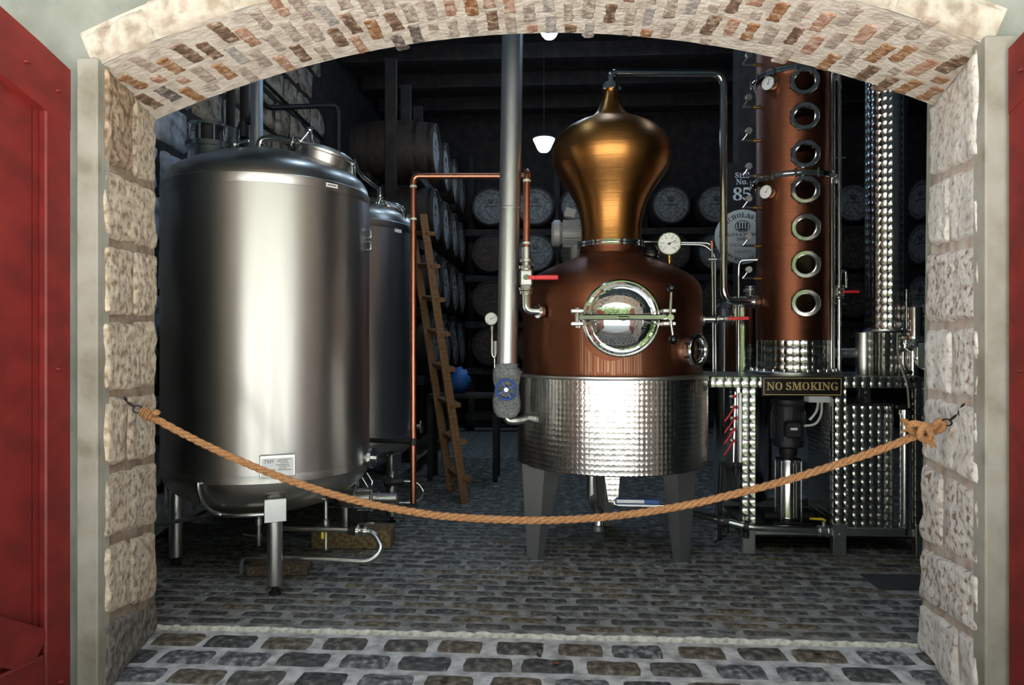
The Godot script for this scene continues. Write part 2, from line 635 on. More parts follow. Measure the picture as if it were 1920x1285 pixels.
# mid = angle of the middle of the text seen from the front, up = outside of the letters points away from the centre
func write_arc(sh: Sh, text: String, font: Font, height: float, rad: float, mid: float, outwards: bool, xf: Transform3D, spread := 1.0) -> void:
	var gs := glyphs(text, font, height)
	var total := 0.0
	for g in gs:
		total += g[1] * spread
	var s := -total / 2
	for g in gs:
		var w: float = g[1] * spread
		var a := (s + w / 2) / rad
		if g[0].size() and g[0][Mesh.ARRAY_VERTEX] != null:
			var ang := mid - a if outwards else mid + a
			var turn := ang - PI / 2 if outwards else ang + PI / 2
			sh.add(g[0], xf * Transform3D(Basis(Vector3.BACK, turn), Vector3(cos(ang), sin(ang), 0) * rad))
		s += w


func _ready() -> void:
	rng.seed = 20240611
	# ---------------- camera, sky, sun, exposure
	var cam := Camera3D.new()
	cam.name = "camera"
	cam.fov = 52.62
	cam.near = 0.05
	cam.far = 300.0
	cam.position = Vector3(0, 1.4, 0)
	cam.rotation_degrees = Vector3(0, 3.3, 0)
	add_child(cam)
	cam.current = true
	var env := Environment.new()
	env.background_mode = Environment.BG_SKY
	var sky := ProceduralSkyMaterial.new()
	sky.sky_top_color = Color(0.68, 0.72, 0.78)
	sky.sky_horizon_color = Color(0.90, 0.91, 0.90)
	sky.sky_curve = 0.3
	sky.ground_bottom_color = Color(0.5, 0.5, 0.48)
	sky.ground_horizon_color = Color(0.8, 0.82, 0.82)
	sky.sky_energy_multiplier = 1.0
	env.sky = Sky.new()
	env.sky.sky_material = sky
	env.background_energy_multiplier = 1.0
	env.tonemap_mode = Environment.TONE_MAPPER_LINEAR
	env.tonemap_exposure = 4.2
	env.sdfgi_enabled = true
	env.ssao_enabled = true
	env.ssil_enabled = true
	var we := WorldEnvironment.new()
	we.name = "environment"
	we.environment = env
	add_child(we)
	var sun := DirectionalLight3D.new()
	sun.name = "sun"
	sun.light_color = Color(1.0, 0.985, 0.965)
	sun.light_energy = 4.6
	sun.light_angular_distance = 0.6
	sun.shadow_enabled = true
	sun.sky_mode = DirectionalLight3D.SKY_MODE_LIGHT_ONLY
	add_child(sun)
	# high behind the building and to the left: the front stays in shade, the yard beyond the eaves is sunlit
	sun.look_at_from_position(Vector3.ZERO, Vector3(0.5, -2.3, 1.0), Vector3.UP)

	serif = SystemFont.new()
	serif.font_names = PackedStringArray(["Droid Serif"])
	serif.font_weight = 700
	sans = SystemFont.new()
	sans.font_names = PackedStringArray(["Droid Sans"])
	make_materials()
	build_front()
	build_floors()
	build_room()
	build_doors()
	build_yard()
	build_tanks()
	build_still()
	build_column()
	build_stand()
	build_pipes()
	build_barrels()
	build_small()


# ---------------------------------------------------------------- masonry
# rounded, uneven face between four corners, standing proud by h; the border lies on the surface behind
func rough_face(sh: Sh, c: Array, out: Vector3, h: float, amp: float, nx: int, ny: int, seed_: int, inset := 0.012, jit := 0.006, freq := 14.0) -> Sh:
	var f := noise(seed_, 1.0, 4)
	var rows := []
	var w: float = c[0].distance_to(c[1])
	var l: float = c[0].distance_to(c[3])
	for j in ny + 1:
		var row := []
		for i in nx + 1:
			var u: float = 0.0 if i == 0 else 1.0 if i == nx else lerpf(inset / w, 1.0 - inset / w, float(i - 1) / (nx - 2))
			var q: float = 0.0 if j == 0 else 1.0 if j == ny else lerpf(inset / l, 1.0 - inset / l, float(j - 1) / (ny - 2))
			var p: Vector3 = c[0].lerp(c[1], u).lerp(c[3].lerp(c[2], u), q)
			var edge := mini(mini(i, nx - i), mini(j, ny - j))
			var mid: Vector3 = (c[0] + c[1] + c[2] + c[3]) * 0.25
			var wob := f.get_noise_3dv(p * freq * 0.8 + Vector3(9, 3, 1))
			var pull := jit * (0.5 + wob)
			if i < 2 or i > nx - 2:
				p += (c[1] - c[0]).normalized() * pull * (1.0 if i < 2 else -1.0)
			if j < 2 or j > ny - 2:
				p += (c[3] - c[0]).normalized() * pull * (1.0 if j < 2 else -1.0)
			if (i < 2 or i > nx - 2) and (j < 2 or j > ny - 2):
				p += (mid - p).normalized() * inset * 0.45
			var k := 0.0 if edge == 0 else 0.72 if edge == 1 else 1.0
			p += out * (k * h + (amp * f.get_noise_3dv(p * freq) if edge > 0 else -0.004))
			row.append(p)
		rows.append(row)
	return sh.grid(rows, out)


func soffit(s: float, t: float) -> Vector3:
	return Vector3(lerpf(-0.1, -0.0965, t) + s * lerpf(1.68, 1.8685, t), lerpf(2.87, 2.885, t) - lerpf(0.365, 0.385, t) * s * s, -(2.655 + 0.67 * t))


func build_front() -> void:
	# facade with the arched hole, front and back face, closed at the rim
	var sh := Sh.new()
	var top := 5.6
	for side in [0.0, 1.0]:
		var z: float = -2.655 - 0.67 * side
		var out := Vector3(0, 0, 1 - 2 * side)
		var a := soffit(-1, side)
		var b := soffit(1, side)
		sh.face([Vector3(-7, -0.3, z), Vector3(a.x, -0.3, z), Vector3(a.x, top, z), Vector3(-7, top, z)], out)
		sh.face([Vector3(b.x - 0.061 * side, -0.3, z), Vector3(7.5, -0.3, z), Vector3(7.5, top, z), Vector3(b.x, top, z)], out)
		for i in 40:
			var p := soffit(-1 + i / 20.0, side)
			var q := soffit(-1 + (i + 1) / 20.0, side)
			sh.face([p, q, Vector3(q.x, top, z), Vector3(p.x, top, z)], out)
	sh.face([Vector3(-7, top, -2.655), Vector3(7.5, top, -2.655), Vector3(7.5, top, -3.325), Vector3(-7, top, -3.325)], Vector3.UP)
	sh.face([Vector3(-7, -0.3, -2.655), Vector3(-7, top, -2.655), Vector3(-7, top, -3.325), Vector3(-7, -0.3, -3.325)], Vector3.LEFT)
	sh.face([Vector3(7.5, -0.3, -2.655), Vector3(7.5, top, -2.655), Vector3(7.5, top, -3.325), Vector3(7.5, -0.3, -3.325)], Vector3.RIGHT)
	struct("wall_front", sh, M.plaster)

	# limewashed vault under the arch, with its bricks showing through
	sh = Sh.new()
	var rows := []
	var f := noise(90, 2.2, 4)
	for j in 25:
		var row := []
		for i in 121:
			var p := soffit(-1 + i / 60.0, j / 24.0)
			row.append(p + Vector3(0, 0.0025 * f.get_noise_3dv(p * 3.0) + (0.0018 * f.get_noise_3dv(p * 9.0)), 0))
		rows.append(row)
	sh.grid(rows, Vector3.DOWN)
	var arch := struct("wall_arch", sh, M.whitewash)
	var variants := []
	for k in 10:
		var b := Sh.new()
		var w := 0.074 + 0.006 * sin(k * 2.1)
		var l := 0.212 + 0.012 * cos(k * 1.7)
		if k >= 7:
			l = 0.105
		rough_face(b, [Vector3(-w / 2, 0, -l / 2), Vector3(w / 2, 0, -l / 2), Vector3(w / 2, 0, l / 2), Vector3(-w / 2, 0, l / 2)], Vector3.UP, 0.006, 0.0022, 8, 13 if k < 7 else 8, 300 + k, 0.008, 0.011, 34.0)
		variants.append(b.mesh())
	var courses := 41
	for k in courses:
		var s := -1.0 + (k + 0.5) * 2.0 / courses
		var t := -0.16 if k % 2 == 0 else 0.02
		if k % 5 == 3:
			t += 0.09
		while t < 1.0:
			var short := rng.randf() < 0.12
			var len := 0.17 if short else 0.335
			var mid := t + len / 2
			t += len
			if mid < 0.06 or mid > 0.955:
				continue
			var ss := s + rng.randf_range(-0.003, 0.003)
			var p := soffit(ss, mid)
			var tx := (soffit(ss + 0.01, mid) - soffit(ss - 0.01, mid)).normalized()
			var tz := (soffit(ss, mid - 0.02) - soffit(ss, mid + 0.02)).normalized()
			var up := tz.cross(tx).normalized()
			if up.y > 0:
				up = -up
				tz = -tz
			# bare brick shows more towards the inner edge and the haunches
			var bare := 0.12 + 0.32 * mid + 0.28 * absf(s) - (0.24 if s > -0.05 and s < 0.5 else 0.0)
			var r := rng.randf()
			var m: Material
			if r < bare:
				m = [M.brick_orange, M.brick_brown, M.brick_brown, M.brick_orange, M.brick_dark, M.brick_pink][rng.randi() % 6]
			else:
				m = [M.brick_washed, M.brick_grey, M.brick_washed, M.brick_washed, M.brick_pink][rng.randi() % 5]
			var o := part("brick", variants[rng.randi() % 7 if not short else 7 + rng.randi() % 3], m, arch)
			o.transform = Transform3D(Basis(tx, up, tx.cross(up)).rotated(up, rng.randf_range(-0.05, 0.05)), p - up * (0.0022 if r < bare else 0.0034))
	# ring of whitewashed stones round the arch, on the front
	var bed := Sh.new()
	var inner := []
	var outer := []
	for i in 61:
		var s := -1.02 + i * 2.04 / 60.0
		var p := soffit(s, 0.0)
		inner.append(p + Vector3(0, 0, 0.006))
		outer.append(p + Vector3(s * 0.42, 1, 0).normalized() * 0.15 + Vector3(0, 0, 0.006))
	bed.grid([inner, outer], Vector3.BACK)
	part("ring_bed", bed, M.voussoir_stone, arch)
	var edge := -1.02
	var n := 0
	while edge < 1.01:
		var wdt := rng.randf_range(0.14, 0.22)
		var e2 := minf(edge + wdt, 1.02)
		if e2 > 0.95:
			e2 = 1.02
		var q := []
		for c in [[edge + 0.002, 0.0], [e2 - 0.002, 0.0], [e2 - 0.002, 1.0], [edge + 0.002, 1.0]]:
			var p := soffit(c[0], 0.0)
			var dir := Vector3(c[0] * 0.42, 1, 0).normalized()
			q.append(p + dir * (c[1] * (0.145 + 0.02 * sin(n * 1.9)) - 0.002))
		var vs := Sh.new()
		rough_face(vs, q, Vector3.BACK, 0.022, 0.016, 14, 9, 500 + n, 0.009, 0.006, 9.0)
		part("voussoir", vs, M.voussoir_stone, arch)
		edge = e2
		n += 1

	# splayed stone jambs
	var lj := [[2.52, 2.54], [2.104, 2.17], [1.807, 1.848], [1.494, 1.518], [1.188, 1.166], [0.892, 0.82], [0.605, 0.485], [0.294, 0.123], [-0.03, -0.03]]
	var ls := [[0.0, 0.5, 1.0], [0.0, 1.0], [0.0, 0.52, 1.0], [0.0, 1.0], [0.0, 0.4, 1.0], [0.0, 1.0], [0.0, 0.45, 1.0], [0.0, 1.0]]
	var lm := ["stone_brown stone_tan", "stone_cream", "stone_cream stone_cream", "stone_cream", "stone_cream stone_tan", "stone_tan", "stone_tan stone_tan", "stone_grey"]
	jamb("wall_jamb_left", Vector3(-1.78, 0, -2.655), Vector3(-1.965, 0, -3.325), Vector3(0.9639, 0, -0.2662), lj, ls, lm, M.joint_mortar, 600, 0.0)
	var rj := [[2.52, 2.51], [2.074, 2.154], [1.776, 1.832], [1.47, 1.476], [1.17, 1.161], [0.856, 0.849], [0.553, 0.467], [0.302, 0.195], [-0.03, -0.03]]
	var rs := [[0.0, 1.0], [0.0, 0.56, 1.0], [0.0, 1.0], [0.0, 0.48, 1.0], [0.0, 1.0], [0.0, 0.6, 1.0], [0.0, 1.0], [0.0, 0.3, 1.0]]
	var rmm := ["stone_white", "stone_white stone_white", "stone_stained", "stone_stained stone_white", "stone_white", "stone_stained stone_stained", "stone_stained", "stone_white stone_white"]
	jamb("wall_jamb_right", Vector3(1.581, 0, -2.655), Vector3(1.711, 0, -3.325), Vector3(-0.9817, 0, -0.1905), rj, rs, rmm, M.joint_mortar_pale, 700, 0.061)
	# painted frame at the outer corners
	var tl := Sh.new()
	tl.box(Vector3(-1.824, 1.2, -2.66), Vector3(0.086, 2.64, 0.08), Basis.IDENTITY, 0.006)
	struct("trim_1", tl, M.frame_paint)
	var tr := Sh.new()
	tr.box(Vector3(1.632, 1.2, -2.66), Vector3(0.108, 2.64, 0.08), Basis.IDENTITY, 0.006)
	struct("trim_2", tr, M.frame_paint)


func jamb(called: String, a: Vector3, b: Vector3, out: Vector3, joints: Array, splits: Array, mats: Array, mortar: Material, seed_: int, lean: float) -> void:
	var sh := Sh.new()
	var rows := []
	var f := noise(seed_, 3.0, 4)
	for j in 41:
		var row := []
		for i in 13:
			var p := a.lerp(b, i / 12.0) + Vector3.UP * lerpf(-0.05, 2.52, j / 40.0)
			p.x += lean * p.y / 2.5 * i / 12.0
			row.append(p - out * (0.004 + 0.006 * f.get_noise_3dv(p * 3.0)))
		rows.append(row)
	sh.grid(rows, out)
	var wall := struct(called, sh, mortar)
	var gap := 0.011
	for c in splits.size():
		var names: PackedStringArray = mats[c].split(" ")
		for k in splits[c].size() - 1:
			var t0: float = splits[c][k]
			var t1: float = splits[c][k + 1]
			var g0 := 0.0 if t0 == 0.0 else gap
			var g1 := 0.0 if t1 == 1.0 else gap
			var q := []
			for e in [[t0, 1], [t1, 1], [t1, 0], [t0, 0]]:
				var jt: Array = joints[c + e[1]]
				var p := a.lerp(b, e[0])
				p.y = lerpf(jt[0], jt[1], e[0]) + (gap if e[1] == 1 else -gap)
				p.x += lean * p.y / 2.5 * e[0]
				p += (b - a).normalized() * (g0 if e[0] == t0 else -g1)
				if e[0] == 1.0:
					p += (b - a).normalized() * (0.012 + 0.014 * sin(seed_ + c * 2.3 + k))
				q.append(p)
			var st := Sh.new()
			var nx := 10 + int(12 * (t1 - t0))
			rough_face(st, q, out, 0.012 + 0.004 * sin(seed_ + c * 3.1 + k), 0.018, nx, 18, seed_ + c * 7 + k, 0.010, 0.014, 5.5)
			part("stone", st, M[names[mini(k, names.size() - 1)]], wall)


# ---------------------------------------------------------------- floors
func paver_meshes(w: float, l: float, h: float, seed_: int) -> Array:
	var out := []
	for k in 8:
		var b := Sh.new()
		var ww := w * (1.0 - 0.05 * (k % 3))
		rough_face(b, [Vector3(-ww / 2, 0, -l / 2), Vector3(ww / 2, 0, -l / 2), Vector3(ww / 2, 0, l / 2), Vector3(-ww / 2, 0, l / 2)], Vector3.UP, h, 0.006, 7, 4, seed_ + k, minf(0.012, l * 0.16), 0.006, 9.0)
		out.append(b)
	return out


func build_floors() -> void:
	var mats := [M.paver_dark, M.paver_grey, M.paver_dark, M.paver_brown, M.paver_grey, M.paver_worn]
	# room floor
	var sh := Sh.new()
	sh.box(Vector3(1.7, -0.15, -7.55), Vector3(9.2, 0.3, 8.45), Basis.IDENTITY, 0.0)
	var floor_ := struct("floor", sh, M.floor_joint)
	var shapes := paver_meshes(0.252, 0.073, 0.008, 1000)
	var meshes := []
	for b in shapes:
		meshes.append(b.mesh())
	var rest := Sh.new()
	var count := 0
	var row := 0
	var d := 3.395
	while d < 8.4:
		var x := -2.75 + (0.136 if row % 2 else 0.0) + rng.randf_range(-0.04, 0.04)
		var right := 2.0 + (d - 3.3) * 1.0
		while x < minf(right, 5.5):
			var k := rng.randi() % 8
			var m: Material = mats[rng.randi() % 6]
			var at := Vector3(x + rng.randf_range(-0.008, 0.008), rng.randf_range(-0.002, 0.001), -d + rng.randf_range(-0.004, 0.004))
			var xf := Transform3D(Basis(Vector3.UP, rng.randf_range(-0.02, 0.02)), at)
			# what the opening hides from outside stays bare bed
			var seen: bool = x > -0.58 * d - 0.15 and x < 0.56 * d + 0.15
			if x > 1.85 and x < 3.0 and d > 4.02 and d < 4.3:
				seen = false
			if seen:
				if count < 300:
					part("brick", meshes[k], m, floor_).transform = xf
					count += 1
				else:
					var src: Sh = shapes[k]
					var a := []
					a.resize(Mesh.ARRAY_MAX)
					a[Mesh.ARRAY_VERTEX] = src.v
					a[Mesh.ARRAY_NORMAL] = src.n
					a[Mesh.ARRAY_INDEX] = src.idx
					rest.add(a, xf)
			x += 0.272
		row += 1
		d += 0.0895
	var ro := part("brick_rows", rest, M.paver_grey, floor_)
	ro.set_meta("kind", "stuff")
	# dark slate slabs let into the floor on the right
	for k in 2:
		var sl := Sh.new()
		sl.box(Vector3(2.13 + 0.58 * k, 0.003, -4.16), Vector3(0.56, 0.012, 0.25), Basis.IDENTITY, 0.003)
		part("slab", sl, M.slate, floor_)
	# threshold, a little lower, of larger setts
	sh = Sh.new()
	sh.box(Vector3(-0.1, -0.168, -2.6), Vector3(4.3, 0.3, 1.45), Basis.IDENTITY, 0.0)
	var sill := struct("floor_threshold", sh, M.sett_joint)
	var setts := paver_meshes(0.245, 0.135, 0.012, 1100)
	var sm := []
	for b in setts:
		sm.append(b.mesh())
	d = 3.2
	row = 0
	while d > 2.0:
		var x := -2.05 + (0.135 if row % 2 else 0.0)
		while x < 2.0:
			var m: Material = [M.paver_worn, M.paver_brown, M.paver_grey, M.paver_worn, M.paver_brown, M.paver_dark][rng.randi() % 6]
			var o := part("sett", sm[rng.randi() % 8], m, sill)
			o.transform = Transform3D(Basis(Vector3.UP, rng.randf_range(-0.03, 0.03)), Vector3(x + rng.randf_range(-0.012, 0.012), -0.018, -d + rng.randf_range(-0.006, 0.006)))
			x += 0.272
		row += 1
		d -= 0.172
	# limewashed lip where the room floor begins
	var lip := Sh.new()
	var rows := []
	var f := noise(95, 1.0, 4)
	for i in 161:
		var x := -2.1 + i * 4.0 / 160.0
		var w := 0.5 + f.get_noise_1d(x * 14.0)
		var r := []
		for k in 6:
			var a := PI * k / 5.0
			r.append(Vector3(x, -0.02 + (0.019 + 0.007 * w) * sin(minf(a * 0.85 + 0.05, 2.0)), -3.312 + 0.008 * f.get_noise_1d(x * 9.0 + 50.0) - (0.018 + 0.008 * w) * (k / 5.0)))
		rows.append(r)
	lip.grid(rows, Vector3.UP)
	part("lime_lip", lip, M.lime_edge, sill)


# ---------------------------------------------------------------- room shell
func build_room() -> void:
	var sh := Sh.new()
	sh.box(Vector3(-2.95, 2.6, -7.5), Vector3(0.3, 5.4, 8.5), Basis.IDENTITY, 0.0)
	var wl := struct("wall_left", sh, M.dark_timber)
	var y := 0.02
	var course := 0
	while y < 5.1:
		var d := 3.6 + (0.22 if course % 2 else 0.0)
		while d < 8.4 - 0.28 * maxf(0.0, y - 2.6):
			var l := rng.randf_range(0.36, 0.52)
			var st := Sh.new()
			var x := -2.8
			rough_face(st, [Vector3(x, y, -d), Vector3(x, y, -d - l), Vector3(x, y + 0.33, -d - l), Vector3(x, y + 0.33, -d)], Vector3.RIGHT, 0.03, 0.03, 8, 7, 1500 + course * 20 + int(d * 2), 0.02, 0.03, 5.0)
			part("stone", st, M.room_block_bluelit if d < 5.2 else M.room_stone, wl)  # nearer blocks carry the bluish light in their colour
			d += l + 0.02
		y += 0.35
		course += 1
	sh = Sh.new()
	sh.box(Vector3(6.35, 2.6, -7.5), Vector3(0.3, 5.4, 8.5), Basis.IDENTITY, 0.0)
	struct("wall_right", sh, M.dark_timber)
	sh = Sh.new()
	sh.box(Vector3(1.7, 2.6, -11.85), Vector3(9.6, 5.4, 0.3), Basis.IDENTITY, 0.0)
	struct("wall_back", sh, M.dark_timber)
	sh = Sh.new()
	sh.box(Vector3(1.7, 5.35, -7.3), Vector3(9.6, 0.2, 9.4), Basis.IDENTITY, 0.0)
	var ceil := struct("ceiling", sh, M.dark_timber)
	for k in 8:
		var b := Sh.new()
		b.box(Vector3(1.7, 5.15, -4.2 - k * 0.95), Vector3(8.9, 0.2, 0.14), Basis.IDENTITY, 0.008)
		part("joist", b, M.dark_timber, ceil)


# ---------------------------------------------------------------- doors
func build_doors() -> void:
	for side in [-1.0, 1.0]:
		var name_ := "door_1" if side < 0 else "door_2"
		var door := Node3D.new()
		door.name = name_
		add_child(door)
		door.set_meta("kind", "structure")
		var hinge := Vector3(-1.918, 0, -2.61) if side < 0 else Vector3(1.692, 0, -2.61)
		door.position = hinge
		# the leaf lies along local x from the hinge, its inner face along local +z
		var ang := deg_to_rad(12.0 if side < 0 else 8.0)
		var ax := Vector3(side * sin(ang), 0, cos(ang))
		var az := Vector3(-side * cos(ang), 0, sin(ang))
		door.basis = Basis(ax, Vector3.UP, az)
		var h := func(s: float) -> float: return 2.462 + 0.385 * (1.0 - pow(1.0 - s / 1.66, 2))
		var n := 12
		for k in n:
			var s0: float = 1.66 * k / n
			var s1: float = 1.66 * (k + 1) / n - 0.004
			var b := Sh.new()
			b.prism([Vector2(s0, 0.03), Vector2(s1, 0.03), Vector2(s1, h.call(s1)), Vector2(s0, h.call(s0))], 0.028, Transform3D(Basis.IDENTITY, Vector3(0, 0, 0.0)))
			part("board", b, M.red_paint, door)
		for s0 in [0.0, 1.55]:
			var b := Sh.new()
			b.box(Vector3(s0 + 0.055, 1.245, 0.03), Vector3(0.11, 2.43, 0.036), Basis.IDENTITY, 0.006)
			part("stile", b, M.red_paint, door)
		for y in [0.13]:
			var b := Sh.new()
			b.box(Vector3(0.83, y, 0.03), Vector3(1.438, 0.2, 0.034), Basis.IDENTITY, 0.006)
			part("rail", b, M.red_paint, door)
		var top := Sh.new()
		var poly := []
		for k in 13:
			var s: float = 0.005 + 1.65 * k / 12.0
			poly.append(Vector2(s, h.call(s) - 0.004))
		for k in 13:
			var s: float = 1.655 - 1.65 * k / 12.0
			poly.append(Vector2(s, h.call(s) - 0.24))
		top.prism(poly, 0.036, Transform3D(Basis.IDENTITY, Vector3(0, 0, 0.032)))
		part("rail", top, M.red_paint, door)
		for br in [[0.13, 0.25, 1.5, 1.14]]:
			var b := Sh.new()
			var a := Vector2(br[0], br[1])
			var c := Vector2(br[2], br[3])
			var w := (c - a).orthogonal().normalized() * 0.075
			b.prism([a + w, c + w, c - w, a - w], 0.03, Transform3D(Basis.IDENTITY, Vector3(0, 0, 0.029)))
			part("brace", b, M.red_paint, door)
		for p in [Vector2(0.06, 2.36), Vector2(0.19, 2.42), Vector2(0.05, 0.1), Vector2(0.06, 1.3)]:
			var b := Sh.new()
			b.ball(Vector3(p.x, p.y, 0.051), 0.013, 10, 0.5)
			part("bolt", b, M.red_paint, door)
		for y in [2.2, 1.25, 0.3]:
			var b := Sh.new()
			b.rod(Vector3(-0.004, y - 0.05, 0.0), Vector3(-0.004, y + 0.05, 0.0), 0.012)
			part("hinge", b, M.dark_iron, door)


# ---------------------------------------------------------------- outside, seen only in the mirroring steel
func build_yard() -> void:
	var sh := Sh.new()
	sh.box(Vector3(0, -0.2, 22.0), Vector3(90, 0.3, 47.6), Basis.IDENTITY, 0.0)
	struct("ground", sh, M.gravel)
	sh = Sh.new()
	sh.box(Vector3(0.2, 5.6, -2.4), Vector3(14.6, 0.16, 1.9), Basis.IDENTITY, 0.01)
	struct("trim_3", sh, M.dark_timber)
	var spots := [Vector3(-12, 0, 13), Vector3(-6, 0, 15.5), Vector3(0.5, 0, 17), Vector3(6.5, 0, 15), Vector3(12, 0, 12), Vector3(-17, 0, 9), Vector3(16, 0, 6), Vector3(-3, 0, 22), Vector3(4, 0, 22.5)]
	var words := ["leafy tree left of the far yard edge", "leafy tree left of the yard's middle", "leafy tree straight across the yard from the arch", "leafy tree right of the yard's middle", "leafy tree right of the far yard edge", "leafy tree nearest the building on the left", "leafy tree nearest the building on the right", "tree in the second row, left of the arch's axis", "tree in the second row, right of the arch's axis"]
	for k in spots.size():
		var t := thing("tree", words[k], "tree", spots[k], "trees across the yard")
		var tr := Sh.new()
		var hgt := 5.2 + 0.7 * sin(k * 2.0)
		tr.tube(Sh.bent([Vector3(0, -0.1, 0), Vector3(0.1, hgt * 0.5, 0), Vector3(-0.05, hgt + 1.2, 0.1)], 0.6), 0.2, 9)
		part("trunk", tr, M.bark, t)
		var cr := Sh.new()
		var r := RandomNumberGenerator.new()
		r.seed = 4000 + k
		for i in 6500:
			var p := Vector3(r.randfn(), r.randfn() * 0.85, r.randfn()) * Vector3(2.3, 3.0, 2.0)
			p = p.limit_length(6.0) + Vector3(0, hgt + 1.4, 0)
			p.y = maxf(p.y, 0.4)
			var a := Vector3(r.randf_range(-1, 1), r.randf_range(-1, 1), r.randf_range(-1, 1)).normalized()
			var b := a.cross(Vector3(r.randf_range(-1, 1), r.randf_range(-1, 1), r.randf_range(-1, 1))).normalized()
			var s := r.randf_range(0.26, 0.44)
			cr.face([p - a * s, p + b * s * 0.5, p + a * s, p - b * s * 0.5], a.cross(b))
		part("crown", cr, M.leaf, t).set_meta("kind", "stuff")


# ---------------------------------------------------------------- fittings used many times
# hinged lever ball valve: axis = flow, lever = direction the handle points
func ball_valve(t: Node3D, at: Vector3, axis: Vector3, lever: Vector3, s: float, grip: Material) -> void:
	var ax := axis.normalized()
	var lv := lever.normalized()
	var up := ax.cross(lv).normalized()
	var b := Sh.new()
	b.box(at, Vector3(1.0, 1.25, 1.0) * s, Basis(lv, ax, lv.cross(ax)), s * 0.12)
	b.rod(at - ax * s * 0.95, at + ax * s * 0.95, s * 0.36, 14)
	part("valve_body", b, M.satin_steel, t)
	for k in [-1.0, 1.0]:
		var fl := Sh.new()
		fl.rod(at + ax * k * s * 0.7, at + ax * k * s * 0.95, s * 0.58, 16)
		part("flange", fl, M.bright_steel, t)
	var front := up if up.z > 0 else -up
	var st := Sh.new()
	st.rod(at + front * s * 0.4, at + front * s * 0.78, s * 0.22, 12)
	part("stem_nut", st, M.bright_steel, t)
	var h := Sh.new()
	h.box(at + front * s * 0.68 + lv * s * 0.5, Vector3(s * 0.8, s * 0.3, s * 0.09), Basis(lv, front.cross(lv), front), s * 0.03)
	h.box(at + front * s * 0.68 + lv * s * 1.55, Vector3(s * 1.75, s * 0.36, s * 0.2), Basis(lv, front.cross(lv), front), s * 0.07)
	part("lever", h, grip, t)


func dial(t: Node, at: Vector3, nrm: Vector3, r: float, needle: float, numbers := false) -> void:
	var z := nrm.normalized()
	var x := Vector3.UP.cross(z).normalized()
	var xf := Transform3D(Basis(x, z.cross(x), z), at)
	var turn := Transform3D(Basis(x, z, x.cross(z)), at)
	var c := Sh.new()
	c.lathe([Vector2(0, -0.04), Vector2(r * 0.96, -0.04), Vector2(r, -0.034), Vector2(r, 0.004), Vector2(r * 0.97, 0.008), Vector2(r * 0.9, 0.008), Vector2(r * 0.88, 0.0)], turn, 28)
	part("case", c, M.bright_steel, t)
	var f := Sh.new()
	f.lathe([Vector2(0.0, 0.0), Vector2(r * 0.9, 0.0)].map(func(p): return Vector2(r * 0.9 - p.x, 0.0)), turn, 28)
	part("dial_face", f, M.dial_white, t)
	var k := Sh.new()
	for i in 11:
		var a := deg_to_rad(225.0 - 27.0 * i)
		var o := Vector3(cos(a), sin(a), 0)
		k.box(xf * (o * r * 0.74 + Vector3(0, 0, 0.0008)), Vector3(r * 0.14, r * 0.045, 0.001), xf.basis * Basis(Vector3.BACK, a), 0.0)
		if numbers and i % 2 == 0:
			write_line(k, str(i * 10), sans, r * 0.15, xf * Transform3D(Basis.IDENTITY, o * r * 0.53 + Vector3(0, 0, 0.0004)))
	part("scale_marks", k, M.print_black, t)
	var nd := Sh.new()
	var o := Vector3(cos(needle), sin(needle), 0)
	nd.box(xf * (o * r * 0.26 + Vector3(0, 0, 0.002)), Vector3(r * 0.86, r * 0.05, 0.001), xf.basis * Basis(Vector3.BACK, needle), 0.0)
	nd.rod(xf * Vector3(0, 0, 0.001), xf * Vector3(0, 0, 0.004), r * 0.09, 10)
	part("needle", nd, M.print_black, t)
	var g := Sh.new()
	g.lathe([Vector2(r * 0.9, 0.005), Vector2(0, 0.005)], turn, 28)
	part("glass", g, M.glass, t)


# round window: bolted ring on a short neck, glass set back inside
func sight_glass(t: Node, at: Vector3, nrm: Vector3, r: float, neck := 0.05) -> void:
	var y := nrm.normalized()
	var x := Vector3.UP.cross(y).normalized()
	var xf := Transform3D(Basis(x, y, x.cross(y)), at)
	var g := Node3D.new()
	g.name = "sight_glass"
	t.add_child(g, true)
	var n := Sh.new()
	n.lathe([Vector2(r * 0.84, -0.03), Vector2(r * 0.84, neck * 0.6)], xf, 32)
	part("neck", n, M.satin_steel, g)
	var ring := Sh.new()
	ring.lathe([Vector2(r * 0.8, neck * 0.45), Vector2(r * 0.97, neck * 0.45), Vector2(r, neck * 0.52), Vector2(r, neck * 0.85), Vector2(r * 0.94, neck), Vector2(r * 0.72, neck * 1.02), Vector2(r * 0.66, neck * 0.9), Vector2(r * 0.64, neck * 0.4)], xf, 40)
	part("ring", ring, M.bright_steel, g)
	for k in 8:
		var a := TAU * (k + 0.5) / 8
		var b := Sh.new()
		var p := Vector3(sin(a) * r * 0.985, neck * 0.55, cos(a) * r * 0.985)
		b.rod(xf * p, xf * (p + Vector3(0, neck * 0.35, 0)), r * 0.085, 6, 0.001)
		part("nut", b, M.dark_iron, g)
	var gl := Sh.new()
	gl.lathe([Vector2(r * 0.66, neck * 0.6), Vector2(0, neck * 0.6)], xf, 32)
	part("pane", gl, M.glass, g)


